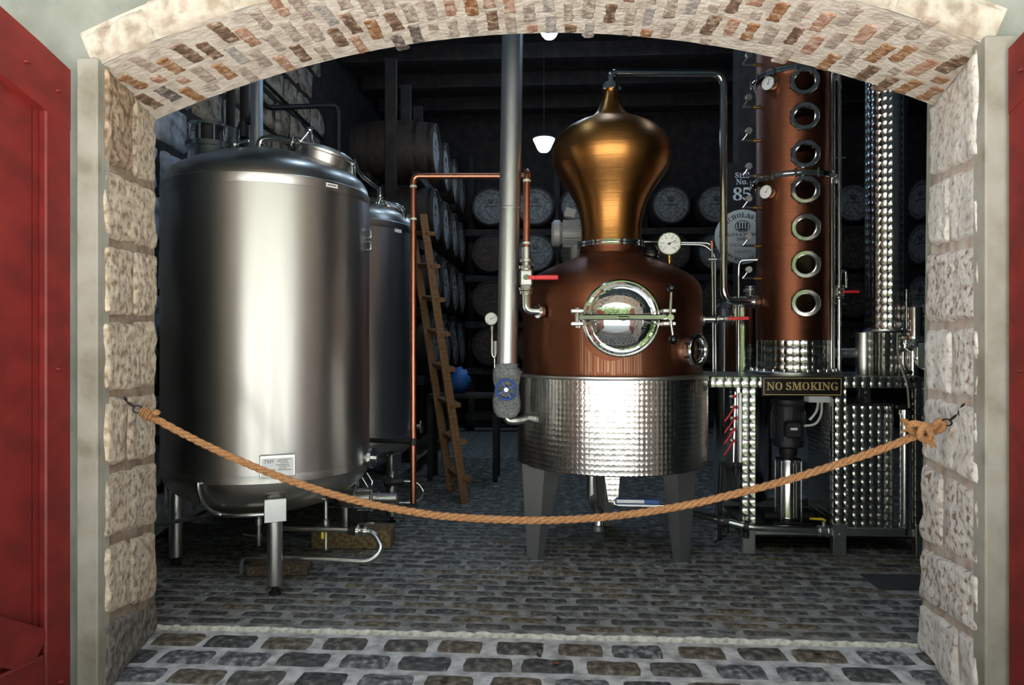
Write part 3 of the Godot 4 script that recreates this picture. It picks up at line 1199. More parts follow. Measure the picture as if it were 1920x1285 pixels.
# ---------------------------------------------------------------- storage tanks
func make_tank(t: Node3D, c: Vector3, feet: Array) -> void:
	var r := 0.618
	var xf := Transform3D(Basis.IDENTITY, c)
	var s := Sh.new()
	s.lathe([Vector2(r, 0.672), Vector2(r, 2.275)], xf, 96)
	part("shell", s, M.tank_steel, t)
	s = Sh.new()
	s.lathe([Vector2(r, 2.275), Vector2(r + 0.003, 2.279), Vector2(r + 0.003, 2.328), Vector2(r - 0.004, 2.334)], xf, 96)
	part("upper_band", s, M.tank_steel, t)
	s = Sh.new()
	s.lathe([Vector2(r - 0.004, 0.622), Vector2(r + 0.003, 0.628), Vector2(r + 0.003, 0.668), Vector2(r, 0.672)], xf, 96)
	part("lower_band", s, M.tank_steel, t)
	s = Sh.new()
	s.lathe([Vector2(r - 0.004, 2.334), Vector2(r - 0.012, 2.37), Vector2(r - 0.035, 2.41), Vector2(r - 0.075, 2.445), Vector2(r - 0.13, 2.475), Vector2(0.38, 2.525), Vector2(0.25, 2.565), Vector2(0.12, 2.588), Vector2(0.0, 2.595)], xf, 96)
	part("dome", s, M.dome_steel, t)
	s = Sh.new()
	s.lathe([Vector2(0.0, 0.36), Vector2(0.15, 0.368), Vector2(0.3, 0.395), Vector2(0.42, 0.435), Vector2(r - 0.09, 0.5), Vector2(r - 0.04, 0.545), Vector2(r - 0.014, 0.585), Vector2(r - 0.004, 0.622)], xf, 96)
	part("bottom_dish", s, M.dome_steel, t)
	for p in feet:
		var o: Vector3 = (p - c)
		o.y = 0
		o = o.normalized()
		var side := Vector3.UP.cross(o)
		var bas := Basis(side, Vector3.UP, o)
		var leg := Sh.new()
		leg.rod(Vector3(p.x, 0.055, p.z), Vector3(p.x, 0.52, p.z), 0.042, 24)
		var lo := part("leg", leg, M.satin_steel, t)
		var pl := Sh.new()
		pl.box(Vector3(p.x, 0.475, p.z) + o * 0.043, Vector3(0.118, 0.128, 0.012), bas, 0.003)
		part("bracket", pl, M.galvanised, lo)
		var ft := Sh.new()
		ft.rod(Vector3(p.x, 0.014, p.z), Vector3(p.x, 0.06, p.z), 0.013, 12)
		ft.rod(Vector3(p.x, 0.0, p.z), Vector3(p.x, 0.014, p.z), 0.034, 16)
		part("foot", ft, M.dark_iron, lo)


# raised manhole with lid, arms and hand screw on the dome
func tank_manway(t: Node3D, at: Vector3, tilt: Vector3, r: float, bar: Array, tip: Vector3) -> void:
	var y := tilt.normalized()
	var xf := Sh.frame(at, y)
	var s := Sh.new()
	s.lathe([Vector2(r, -0.05), Vector2(r, 0.05), Vector2(r + 0.02, 0.055), Vector2(r + 0.02, 0.068), Vector2(r * 0.9, 0.085), Vector2(r * 0.5, 0.1), Vector2(0, 0.105)], xf, 40)
	var o := part("manway", s, M.tank_steel, t)
	var arm := Sh.new()
	arm.tube([bar[0], bar[1]], 0.016, 12)
	for e in bar:
		arm.box(e, Vector3(0.014, 0.075, 0.05), Basis(Vector3.BACK, -0.25), 0.004)
	part("crossbar", arm, M.pipe_steel, o)
	var v := Sh.new()
	for e in bar:
		v.tube([tip, tip.lerp(e, 0.5) + Vector3(0, -0.03, 0), Vector3(lerpf(tip.x, e.x, 0.75), e.y + 0.02, e.z)], 0.01, 8)
	v.ball(tip, 0.02, 12)
	part("hand_screw", v, M.bright_steel, o)


func build_tanks() -> void:
	var c := Vector3(-1.779, 0, -4.275)
	var t := thing("storage_tank", "large cylindrical brushed steel tank on three legs beside the left jamb", "tank", Vector3.ZERO, "steel storage tanks along the left wall")
	make_tank(t, c, [Vector3(-1.538, 0.0, -3.770), Vector3(-2.360, 0.0, -4.230), Vector3(-1.42, 0, -4.72)])
	tank_manway(t, Vector3(-1.415, 2.503, -4.200), Vector3(0.3, 1, 0.05), 0.17, [Vector3(-1.553, 2.606, -4.080), Vector3(-1.430, 2.572, -4.080)], Vector3(-1.449, 2.677, -4.080))
	# vent housing and clamped ferrule on the dome
	var s := Sh.new()
	var hx := Transform3D(Basis.IDENTITY, Vector3(-2.258, 2.657, -4.450))
	s.lathe([Vector2(0.0, -0.08), Vector2(0.13, -0.08), Vector2(0.13, 0.015), Vector2(0.146, 0.02), Vector2(0.146, 0.05), Vector2(0.13, 0.055), Vector2(0.0, 0.055)], hx, 36)
	var vh := part("vent_housing", s, M.pipe_steel, t)
	s = Sh.new()
	s.lathe([Vector2(0.0, 0.15), Vector2(0.13, 0.15), Vector2(0.137, 0.154), Vector2(0.137, 0.166), Vector2(0.128, 0.172), Vector2(0.0, 0.178)], hx, 36)
	part("vent_cap", s, M.pipe_steel, vh)
	s = Sh.new()
	s.lathe([Vector2(0.085, 0.05), Vector2(0.085, 0.155)], hx, 24)
	part("vent_core", s, M.black_iron, vh)
	for k in 9:
		var a := TAU * k / 9
		var b := Sh.new()
		b.rod(hx * Vector3(sin(a) * 0.125, 0.05, cos(a) * 0.125), hx * Vector3(sin(a) * 0.125, 0.16, cos(a) * 0.125), 0.007, 8)
		part("cage_bar", b, M.satin_steel, vh)
	s = Sh.new()
	var fx := Transform3D(Basis.IDENTITY, Vector3(-1.907, 2.555, -4.050))
	s.lathe([Vector2(0.026, -0.06), Vector2(0.026, 0.02), Vector2(0.04, 0.03), Vector2(0.04, 0.055), Vector2(0.03, 0.06), Vector2(0.036, 0.065), Vector2(0.036, 0.125), Vector2(0.03, 0.13), Vector2(0, 0.13)], fx, 24)
	s.rod(fx * Vector3(0.03, 0.042, 0.01), fx * Vector3(0.1, 0.05, 0.01), 0.009, 8)
	part("ferrule", s, M.bright_steel, t)
	# spray pipe over the dome and its drop on the right side
	s = Sh.new()
	s.tube(Sh.bent([Vector3(-1.818, 2.592, -4.200), Vector3(-1.805, 2.658, -4.200), Vector3(-1.724, 2.673, -4.200), Vector3(-1.535, 2.627, -4.200)], 0.05), 0.022, 12)
	part("spray_pipe", s, M.pipe_steel, t)
	s = Sh.new()
	s.tube(Sh.bent([Vector3(-1.452, 2.600, -4.250), Vector3(-1.325, 2.585, -4.300), Vector3(-1.260, 2.537, -4.300), Vector3(-1.254, 2.432, -4.300)], 0.06), 0.02, 12)
	part("spray_pipe", s, M.pipe_steel, t)
	# type plate on a stand-off holder
	var pc := Vector3(-1.504, 0.726, -3.722)
	var nr := Vector3(pc.x - c.x, 0, pc.z - c.z).normalized()
	var bas := Basis(Vector3.UP.cross(nr), Vector3.UP, nr)
	s = Sh.new()
	s.box(pc + nr * 0.012, Vector3(0.186, 0.12, 0.012), bas, 0.003)
	var hold := part("plate_holder", s, M.satin_steel, t)
	s = Sh.new()
	s.box(pc + nr * 0.0195 - Vector3(0, 0.006, 0), Vector3(0.166, 0.098, 0.003), bas, 0.001)
	part("type_plate", s, M.paper, hold)
	s = Sh.new()
	var px := Transform3D(bas, pc + nr * 0.0215)
	write_line(s, "TWF", sans, 0.02, px * Transform3D(Basis.IDENTITY, Vector3(-0.045, 0.026, 0)))
	for k in 7:
		s.box(px * Vector3(0.035 - 0.01 * (k % 2), 0.034 - 0.0095 * k, 0), Vector3(0.07 - 0.014 * (k % 3), 0.003, 0.001), bas, 0.0)
	s.box(px * Vector3(-0.04, -0.02, 0), Vector3(0.06, 0.003, 0.001), bas, 0.0)
	part("plate_print", s, M.print_grey, hold)
	var lp := Vector3(-1.266, 2.304, -3.925)
	var ln := Vector3(lp.x - c.x, 0, lp.z - c.z).normalized()
	s = Sh.new()
	s.box(lp + ln * 0.002, Vector3(0.08, 0.024, 0.002), Basis(Vector3.UP.cross(ln), Vector3.UP, ln), 0.0)
	var stk := part("sticker", s, M.paper, t)
	s = Sh.new()
	s.box(lp + ln * 0.0035, Vector3(0.06, 0.006, 0.001), Basis(Vector3.UP.cross(ln), Vector3.UP, ln), 0.0)
	part("sticker_print", s, M.print_grey, stk)
	# half pipe under the dish and the cooling line to the left
	s = Sh.new()
	var ja := Vector3(-1.915, 0.618, -3.680) - c
	var jb := Vector3(-1.544, 0.616, -3.712) - c
	var ga := atan2(ja.x, ja.z)
	var gb := atan2(jb.x, jb.z)
	var path := []
	for e in [[0.63, 0.64], [0.63, 0.6], [0.605, 0.535], [0.56, 0.485], [0.505, 0.447]]:
		path.append(c + Vector3(sin(ga) * e[0], e[1], cos(ga) * e[0]))
	for k in 12:
		var g := lerpf(ga, gb, (k + 1) / 12.0)
		path.append(c + Vector3(sin(g) * 0.475, 0.428, cos(g) * 0.475))
	s.tube(Sh.bent(path, 0.03, 3), 0.013, 10)
	part("jacket_pipe", s, M.pipe_steel, t)
	s = Sh.new()
	s.tube(Sh.bent([Vector3(-1.985, 0.425, -3.950), Vector3(-2.023, 0.385, -3.980), Vector3(-2.068, 0.364, -4.000), Vector3(-2.502, 0.264, -4.150)], 0.04), 0.014, 10)
	part("cooling_line", s, M.pipe_steel, t)
	# side port with round cover, low on the right
	s = Sh.new()
	var q := Vector3(-1.175, 0.677, -4.300)
	s.rod(q, q + Vector3(0.09, 0, 0.02), 0.022, 16)
	s.rod(q + Vector3(0.035, 0, 0.01), q + Vector3(0.06, 0, 0.014), 0.062, 24)
	part("side_port", s, M.bright_steel, t)
	s = Sh.new()
	for y in [Vector3(-1.156, 2.103, -4.280), Vector3(-1.156, 2.029, -4.280)]:
		s.tube(Sh.bent([y + Vector3(-0.02, 0, 0), y + Vector3(0.03, 0, 0.02), y + Vector3(0.03, -0.05, 0.02), y + Vector3(-0.02, -0.05, 0)], 0.01), 0.006, 8)
	part("grab_handle", s, M.satin_steel, t)
	# outlet stub below
	s = Sh.new()
	s.rod(c + Vector3(0, 0.17, 0), c + Vector3(0, 0.38, 0), 0.026, 16)
	part("outlet", s, M.pipe_steel, t)

	var c2 := Vector3(-1.743, 0, -5.575)
	var t2 := thing("storage_tank", "steel tank standing half hidden behind the large front tank", "tank", Vector3.ZERO, "steel storage tanks along the left wall")
	make_tank(t2, c2, [c2 + Vector3(0.5, 0, 0.25), c2 + Vector3(-0.5, 0, 0.25), c2 + Vector3(0, 0, -0.56)])
	tank_manway(t2, Vector3(-1.36, 2.44, -5.5), Vector3(0.35, 1, 0.05), 0.14, [Vector3(-1.365, 2.468, -5.300), Vector3(-1.290, 2.450, -5.300)], Vector3(-1.327, 2.517, -5.300))
	s = Sh.new()
	s.tube(Sh.bent([Vector3(-1.454, 2.745, -5.000), Vector3(-1.442, 2.664, -5.100), Vector3(-1.364, 2.602, -5.200), Vector3(-1.331, 2.583, -5.300)], 0.06), 0.013, 10)
	s.tube(Sh.bent([Vector3(-1.331, 2.600, -5.300), Vector3(-1.327, 2.517, -5.300), Vector3(-1.399, 2.509, -5.400), Vector3(-1.446, 2.520, -5.450)], 0.03), 0.022, 10)
	part("spray_pipe", s, M.pipe_steel, t2)
	s = Sh.new()
	s.tube(Sh.bent([Vector3(-1.369, 2.523, -5.450), Vector3(-1.227, 2.496, -5.450), Vector3(-1.180, 2.462, -5.450), Vector3(-1.172, 2.377, -5.450)], 0.05), 0.018, 10)
	part("spray_pipe", s, M.pipe_steel, t2)
	lp = Vector3(-1.188, 2.263, -5.296)
	ln = Vector3(lp.x - c2.x, 0, lp.z - c2.z).normalized()
	s = Sh.new()
	s.box(lp + ln * 0.002, Vector3(0.08, 0.026, 0.002), Basis(Vector3.UP.cross(ln), Vector3.UP, ln), 0.0)
	part("sticker", s, M.paper, t2)
	s = Sh.new()
	q = Vector3(-1.090, 0.715, -5.600)
	s.rod(q - Vector3(0.06, 0, 0), q + Vector3(0.03, 0, 0), 0.02, 14)
	s.rod(q + Vector3(0.02, 0, 0), q + Vector3(0.035, 0, 0), 0.055, 24)
	part("side_port", s, M.bright_steel, t2)


# ---------------------------------------------------------------- copper pot still
func build_still() -> void:
	var c := Vector3(0.403, 0, -4.773)
	var xf := Transform3D(Basis.IDENTITY, c)
	var t := thing("pot_still", "copper pot still with onion helmet over an engine-turned steel jacket", "still")
	var s := Sh.new()
	s.lathe([Vector2(0, 0.6), Vector2(0.632, 0.6), Vector2(0.64, 0.606), Vector2(0.64, 1.184), Vector2(0.634, 1.19), Vector2(0.6, 1.19)], xf, 96)
	part("jacket", s, M.swirl_steel, t)
	s = Sh.new()
	s.lathe([Vector2(0.642, 1.172), Vector2(0.645, 1.176), Vector2(0.645, 1.192), Vector2(0.636, 1.197), Vector2(0.61, 1.197)], xf, 96)
	part("jacket_rim", s, M.satin_steel, t)
	s = Sh.new()
	s.lathe([Vector2(0.6, 1.19), Vector2(0.607, 1.19), Vector2(0.605, 1.2)], xf, 96)
	s.pierced(0.605, 1.2, 1.7, xf, [Vector3(0.838, 1.352, -4.353)], 0.08, 240, 0.012)
	s.lathe([Vector2(0.605, 1.7), Vector2(0.6, 1.75), Vector2(0.582, 1.795), Vector2(0.55, 1.832), Vector2(0.5, 1.866), Vector2(0.4, 1.915), Vector2(0.3, 1.955), Vector2(0.235, 1.982), Vector2(0.214, 2.0), Vector2(0.21, 2.05)], xf, 96)
	part("boiler", s, M.dark_copper, t)
	s = Sh.new()
	s.lathe([Vector2(0.21, 2.04), Vector2(0.228, 2.044), Vector2(0.228, 2.056), Vector2(0.222, 2.06), Vector2(0.228, 2.064), Vector2(0.228, 2.078), Vector2(0.2, 2.082)], xf, 64)
	var col := part("clamp_collar", s, M.bright_steel, t)
	for k in 8:
		var a := TAU * (k + 0.3) / 8
		var b := Sh.new()
		b.rod(xf * Vector3(sin(a) * 0.23, 2.036, cos(a) * 0.23), xf * Vector3(sin(a) * 0.23, 2.086, cos(a) * 0.23), 0.007, 6)
		part("bolt", b, M.dark_iron, col)
	s = Sh.new()
	var raw := [[0.207, 2.075], [0.203, 2.13], [0.205, 2.2], [0.218, 2.28], [0.246, 2.36], [0.29, 2.44], [0.345, 2.52], [0.384, 2.58], [0.402, 2.64], [0.404, 2.69], [0.392, 2.75], [0.358, 2.81], [0.305, 2.856], [0.235, 2.893], [0.165, 2.922], [0.122, 2.948], [0.094, 2.985], [0.073, 3.03], [0.055, 3.075], [0.043, 3.12], [0.04, 3.14]]
	var cv := Curve2D.new()
	for p in raw:
		cv.add_point(Vector2(p[0], p[1]))
	var prof := []
	for p in raw:
		prof.append(Vector2(p[0], p[1]))
	s.lathe(prof, xf, 96)
	part("helmet", s, M.copper, t)
	# three folded sheet legs
	for k in 3:
		var q: Array = [
			[Vector3(-0.193, 0.615, -4.480), Vector3(-0.047, 0.597, -4.400), Vector3(0.062, 0.594, -4.500), Vector3(-0.162, 0.013, -4.500), Vector3(-0.092, 0.012, -4.440), Vector3(-0.059, 0.005, -4.520)],
			[Vector3(0.708, 0.594, -4.500), Vector3(0.788, 0.599, -4.400), Vector3(0.923, 0.640, -4.480), Vector3(0.779, 0.010, -4.520), Vector3(0.812, 0.015, -4.440), Vector3(0.877, 0.014, -4.500)],
			[Vector3(0.3, 0.62, -5.3), Vector3(0.4, 0.62, -5.36), Vector3(0.5, 0.62, -5.3), Vector3(0.36, 0, -5.3), Vector3(0.4, 0, -5.33), Vector3(0.44, 0, -5.3)]][k]
		var lg := Sh.new()
		var back := Vector3(0, 0, -0.006 if k < 2 else 0.006)
		for i in 2:
			for e in [0.0, 1.0]:
				var off: Vector3 = back * e
				var p3: Vector3 = q[3 + i]
				var p4: Vector3 = q[4 + i]
				p3.y = 0.0
				p4.y = 0.0
				lg.face([q[i] + off, q[i + 1] + off, p4 + off, p3 + off], -back if e == 0.0 else back)
		for i in [0, 2]:
			var p3: Vector3 = q[3 + i]
			p3.y = 0.0
			lg.face([q[i], q[i] + back, p3 + back, p3], Vector3.RIGHT * (i - 1))
		part("leg", lg, M.leg_steel, t)
		var ft := Sh.new()
		ft.box(Vector3(q[4].x, 0.004, q[4].z - (0.03 if k < 2 else -0.01)), Vector3(0.09, 0.008, 0.09), Basis.IDENTITY, 0.002)
		part("foot", ft, M.leg_steel, t)
	# manhole door
	var dc := Vector3(0.407, 1.542, -4.168)
	var nr := Vector3(dc.x - c.x, 0, dc.z - c.z).normalized()
	var lat := Vector3.UP.cross(nr)
	var df := Transform3D(Basis(lat, nr, lat.cross(nr)), dc)
	var tf := Transform3D(Basis(lat, Vector3.UP, nr), dc)
	var door := Node3D.new()
	door.name = "manhole_door"
	t.add_child(door)
	s = Sh.new()
	s.lathe([Vector2(0.226, -0.1), Vector2(0.226, 0.045), Vector2(0.23, 0.05), Vector2(0.23, 0.062), Vector2(0.222, 0.07), Vector2(0.205, 0.07), Vector2(0.2, 0.064)], df, 72)
	part("manhole_ring", s, M.bright_steel, door)
	s = Sh.new()
	s.lathe([Vector2(0.21, 0.06), Vector2(0.215, 0.066), Vector2(0.213, 0.078), Vector2(0.2, 0.084), Vector2(0.188, 0.08), Vector2(0.183, 0.072)], df, 72)
	part("lid_rim", s, M.mirror_steel, door)
	s = Sh.new()
	var dish := []
	for k in 13:
		var u := 1.0 - k / 12.0
		dish.append(Vector2(0.186 * u, 0.07 + 0.066 * (1.0 - u * u)))
	s.lathe(dish, df, 72)
	part("lid", s, M.mirror_steel, door)
	s = Sh.new()
	write_arc(s, "ARNOLD HOLSTEIN", sans, 0.0225, 0.138, PI / 2, true, Transform3D(tf.basis, tf * Vector3(0, 0, 0.1015)), 1.15)
	write_arc(s, "MARKDORF / BODENSEE", sans, 0.0225, 0.138, -PI / 2, false, Transform3D(tf.basis, tf * Vector3(0, 0, 0.1015)), 1.12)
	part("lettering", s, M.print_grey, door)
	# clamping bar across, with its lugs and the two-ball tommy bar
	s = Sh.new()
	s.box(tf * Vector3(-0.0, 0.004, 0.15), Vector3(0.5, 0.034, 0.02), tf.basis, 0.007)
	s.box(tf * Vector3(0.0, 0.0, 0.153), Vector3(0.07, 0.022, 0.024), tf.basis, 0.006)
	s.rod(tf * Vector3(0.0, 0, 0.125), tf * Vector3(0, 0, 0.155), 0.02, 16)
	part("clamp_bar", s, M.bright_steel, door)
	for k in [-1.0, 1.0]:
		for y in [-0.034, 0.04]:
			s = Sh.new()
			s.box(tf * Vector3(0.262 * k, y, 0.083), Vector3(0.075, 0.022, 0.175), tf.basis, 0.004)
			part("lug", s, M.satin_steel, door)
	s = Sh.new()
	s.rod(tf * Vector3(-0.262, -0.06, 0.15), tf * Vector3(-0.262, 0.06, 0.15), 0.014, 14)
	part("pivot", s, M.bright_steel, door)
	s = Sh.new()
	s.rod(tf * Vector3(0.262, 0.0, 0.1), tf * Vector3(0.262, 0.0, 0.21), 0.02, 16)
	part("clamp_screw", s, M.bright_steel, door)
	s = Sh.new()
	s.rod(tf * Vector3(0.262, -0.012, 0.195), tf * Vector3(0.268, 0.155, 0.195), 0.0075, 10)
	s.rod(tf * Vector3(0.262, 0.012, 0.195), tf * Vector3(0.278, -0.115, 0.195), 0.0075, 10)
	var bar := part("tommy_bar", s, M.bright_steel, door)
	for p in [Vector3(0.2685, 0.168, 0.195), Vector3(0.279, -0.125, 0.195)]:
		s = Sh.new()
		s.ball(tf * p, 0.0265, 20)
		part("ball_knob", s, M.black_knob, bar)
	# streaks under the manhole: dried drips and the polished copper's reflection, both painted
	var e0 := Vector3(0.165, 1.247, -4.217) - c
	var e1 := Vector3(0.545, 1.248, -4.185) - c
	var g0 := atan2(e0.x, e0.z)
	var g1 := atan2(e1.x, e1.z)
	var streaks := [Sh.new(), Sh.new(), Sh.new()]
	for k in 46:
		var a := lerpf(g0, g1, (k + rng.randf_range(0.1, 0.9)) / 46.0)
		var w := rng.randf_range(0.0018, 0.0075)
		var u := absf(2.0 * (k + 0.5) / 46.0 - 1.0)
		var top := lerpf(1.29, 1.42, u * u) if k > 3 else 1.52
		var st: Sh = streaks[[0, 1, 0, 2, 0, 1, 0][k % 7]]
		st.lathe([Vector2(0.6056, rng.randf_range(1.197, 1.225)), Vector2(0.6058, top)], xf, 2, a - w, a + w)
	for k in 3:
		part("drip_reflection_streak", streaks[k], [M.streak_pale, M.streak_rust, M.streak_dark][k], t).set_meta("kind", "stuff")
	# side window
	var wp := Vector3(0.840, 1.352, -4.362)
	sight_glass(t, wp, Vector3(wp.x - c.x, 0, wp.z - c.z), 0.105, 0.085)
	# bottom outlet: swirl-marked chute, valve with blue lever, bent spout
	s = Sh.new()
	var qa := [Vector3(0.318, 0.609, -4.250), Vector3(0.415, 0.610, -4.250), Vector3(0.399, 0.428, -4.250), Vector3(0.344, 0.427, -4.250)]
	s.face(qa, Vector3.BACK)
	for i in 4:
		var off := Vector3(0, 0, -0.06)
		s.face([qa[i], qa[(i + 1) % 4], qa[(i + 1) % 4] + off, qa[i] + off], (qa[i] + qa[(i + 1) % 4]) / 2 - Vector3(0.372, 0.512, -4.280))
	part("chute", s, M.swirl_steel, t)
	s = Sh.new()
	s.rod(Vector3(0.264, 0.546, -4.600), Vector3(0.264, 0.370, -4.600), 0.035, 16)
	s.tube(Sh.bent([Vector3(0.274, 0.405, -4.600), Vector3(0.268, 0.329, -4.550), Vector3(0.309, 0.319, -4.450), Vector3(0.293, 0.224, -4.400)], 0.05), 0.028, 14)
	s.rod(Vector3(0.293, 0.247, -4.400), Vector3(0.293, 0.210, -4.400), 0.036, 16)
	part("spout", s, M.pipe_steel, t)
	s = Sh.new()
	s.tube(Sh.bent([Vector3(0.361, 0.439, -4.300), Vector3(0.394, 0.397, -4.300), Vector3(0.686, 0.394, -4.300)], 0.03), 0.014, 10)
	s.rod(Vector3(0.354, 0.455, -4.300), Vector3(0.384, 0.403, -4.300), 0.03, 14)
	part("valve_arm", s, M.bright_steel, t)
	s = Sh.new()
	s.box(Vector3(0.517, 0.439, -4.220), Vector3(0.265, 0.03, 0.03), Basis.IDENTITY, 0.006)
	var gr := part("outlet_lever", s, M.blue_grip, t)
	s = Sh.new()
	s.box(Vector3(0.471, 0.443, -4.203), Vector3(0.165, 0.02, 0.003), Basis.IDENTITY, 0.001)
	part("lever_label", s, M.paper, gr)


# ---------------------------------------------------------------- rectifying column and condenser
func build_column() -> void:
	var c := Vector3(1.716, 0, -5.05)
	var xf := Transform3D(Basis.IDENTITY, c)
	var t := thing("rectifying_column", "tall copper column with a row of round windows above the sign", "column")
	var s := Sh.new()
	s.lathe([Vector2(0, 1.17), Vector2(0.3, 1.17), Vector2(0.305, 1.175), Vector2(0.305, 1.195), Vector2(0.3, 1.2), Vector2(0.24, 1.2)], xf, 64)
	var bf := part("base_flange", s, M.satin_steel, t)
	for k in 24:
		var a := TAU * k / 24
		var b := Sh.new()
		b.rod(xf * Vector3(sin(a) * 0.283, 1.195, cos(a) * 0.283), xf * Vector3(sin(a) * 0.283, 1.218, cos(a) * 0.283), 0.01, 6)
		part("bolt", b, M.bright_steel, bf)
	s = Sh.new()
	s.lathe([Vector2(0.248, 1.2), Vector2(0.248, 1.415)], xf, 64)
	part("steel_base", s, M.swirl_steel_large, t)
	var windows := [Vector3(1.705, 3.160, -4.800), Vector3(1.705, 2.922, -4.800), Vector3(1.709, 2.669, -4.800), Vector3(1.709, 2.427, -4.800), Vector3(1.712, 2.174, -4.800), Vector3(1.712, 1.925, -4.800), Vector3(1.712, 1.665, -4.800)]
	for seg in [[1.415, 2.535], [2.56, 3.255], [3.28, 3.95]]:
		s = Sh.new()
		s.pierced(0.25, seg[0], seg[1], xf, windows, 0.072)
		part("section", s, M.dark_copper, t)
	for y in [2.5475, 3.2675]:
		s = Sh.new()
		s.lathe([Vector2(0.25, y - 0.02), Vector2(0.272, y - 0.02), Vector2(0.276, y - 0.016), Vector2(0.276, y - 0.004), Vector2(0.268, y), Vector2(0.276, y + 0.004), Vector2(0.276, y + 0.016), Vector2(0.272, y + 0.02), Vector2(0.25, y + 0.02)], xf, 64)
		var fl := part("flange", s, M.bright_steel, t)
		for k in 12:
			var a := TAU * (k + 0.5) / 12
			var b := Sh.new()
			b.rod(xf * Vector3(sin(a) * 0.285, y - 0.034, cos(a) * 0.285), xf * Vector3(sin(a) * 0.285, y + 0.03, cos(a) * 0.285), 0.0085, 8)
			part("bolt", b, M.bright_steel, fl)
	for w in windows:
		sight_glass(t, w, Vector3(w.x - c.x - 0.05, 0, w.z - c.z), 0.094, 0.05)
	# sieve trays inside, between the windows
	for k in 7:
		s = Sh.new()
		s.lathe([Vector2(0.0, 1.53 + 0.257 * k), Vector2(0.248, 1.53 + 0.257 * k)], xf, 40)
		part("tray", s, M.dark_copper, t)
	for g in [[Vector3(1.519, 3.182, -4.896), 1.25], [Vector3(1.511, 2.438, -4.906), 1.0]]:
		var p: Vector3 = g[0]
		var nr := Vector3(p.x - c.x + 0.05, 0, p.z - c.z).normalized()
		var o := Node3D.new()
		o.name = "thermometer"
		t.add_child(o, true)
		dial(o, p + nr * 0.05, nr, 0.05, g[1])
	# sampling cocks on the left flank
	for y in [124, 203, 265, 331, 391, 462, 523]:
		var d := 5.0
		var at := c + Vector3(-0.25, 1.4 + (642.5 - y) / 1300.0 * 4.93, 0.05)
		var o := Node3D.new()
		o.name = "sampling_cock"
		t.add_child(o, true)
		var b := Sh.new()
		b.rod(at + Vector3(0.02, 0, 0), at + Vector3(-0.04, 0, 0), 0.012, 12)
		part("brass_stub", b, M.brass, o)
		b = Sh.new()
		b.rod(at + Vector3(-0.03, 0, 0), at + Vector3(-0.125, 0, 0.01), 0.0075, 10)
		b.tube([at + Vector3(-0.12, 0, 0.01), at + Vector3(-0.1, 0.028, 0.02), at + Vector3(-0.085, 0.055, 0.03)], 0.006, 8)
		part("tail_pipe", b, M.bright_steel, o)
		b = Sh.new()
		b.rod(at + Vector3(-0.083, 0.06, 0.02), at + Vector3(-0.083, 0.06, 0.045), 0.023, 18)
		part("knob", b, M.satin_steel, o)

	# condenser beside it
	var c2 := Vector3(2.362, 0, -5.05)
	var x2 := Transform3D(Basis.IDENTITY, c2)
	t = thing("condenser_column", "slim engine-turned steel condenser column next to the right jamb", "condenser")
	s = Sh.new()
	s.lathe([Vector2(0.137, 1.49), Vector2(0.137, 3.9)], x2, 48)
	part("shell", s, M.swirl_steel_large, t)
	s = Sh.new()
	s.lathe([Vector2(0, 1.47), Vector2(0.146, 1.47), Vector2(0.15, 1.475), Vector2(0.15, 1.49), Vector2(0.136, 1.494)], x2, 48)
	part("bottom_ring", s, M.satin_steel, t)
	s = Sh.new()
	s.box(Vector3(2.37, 1.32, -5.0), Vector3(0.235, 0.3, 0.3), Basis.IDENTITY, 0.006)
	part("base_box", s, M.swirl_steel_large, t)
	s = Sh.new()
	s.rod(Vector3(2.2, 1.17, -5.02), Vector3(2.2, 1.47, -5.02), 0.06, 24)
	part("side_pot", s, M.satin_steel, t)
	s = Sh.new()
	s.rod(Vector3(1.994, 1.326, -5.050), Vector3(2.179, 1.326, -5.050), 0.035, 18)
	s.rod(Vector3(1.987, 1.326, -5.050), Vector3(2.002, 1.326, -5.050), 0.05, 18)
	part("link_pipe", s, M.galvanised, t)
	s = Sh.new()
	s.ring(Vector3(2.343, 1.518, -4.850), Vector3(0.2, 0.25, 1), 0.035, 0.007, 24, 8)
	part("lifting_ring", s, M.bright_steel, t)

	# reflux pipes right of the column
	t = thing("reflux_pipe", "thick polished vertical pipe close to the copper column's right side", "pipe")
	s = Sh.new()
	s.tube([Vector3(1.956, 3.428, -4.980), Vector3(1.956, 1.178, -4.980)], 0.025, 18)
	part("riser", s, M.pipe_steel, t)
	for y in [Vector3(1.956, 2.695, -4.980), Vector3(1.956, 1.671, -4.980)]:
		s = Sh.new()
		s.ring(y, Vector3.UP, 0.03, 0.006, 20, 8)
		s.rod(y + Vector3(-0.1, 0, 0), y + Vector3(0.1, 0, 0), 0.006, 8)
		part("clamp", s, M.bright_steel, t)
	t = thing("cooling_water_pipe", "thin vertical pipe ending in a red-levered valve beside the column", "pipe")
	s = Sh.new()
	s.tube([Vector3(1.986, 3.402, -4.920), Vector3(1.986, 1.797, -4.920)], 0.0125, 12)
	part("riser", s, M.pipe_steel, t)
	ball_valve(t, Vector3(1.986, 1.749, -4.920), Vector3.UP, Vector3(1, 0.0, 0), 0.05, M.red_grip)
	s = Sh.new()
	s.tube(Sh.bent([Vector3(1.986, 1.797, -4.920), Vector3(2.009, 1.893, -4.960), Vector3(2.046, 1.900, -4.960), Vector3(2.049, 1.781, -4.960)], 0.02), 0.009, 10)
	part("branch", s, M.pipe_steel, t)
	s = Sh.new()
	s.tube([Vector3(1.986, 1.697, -4.920), Vector3(1.998, 1.168, -4.950)], 0.0125, 12)
	part("drop", s, M.pipe_steel, t)

	# receiver tank behind
	t = thing("receiver_tank", "dark shiny steel cylinder standing behind the column, left of its base", "tank")
	s = Sh.new()
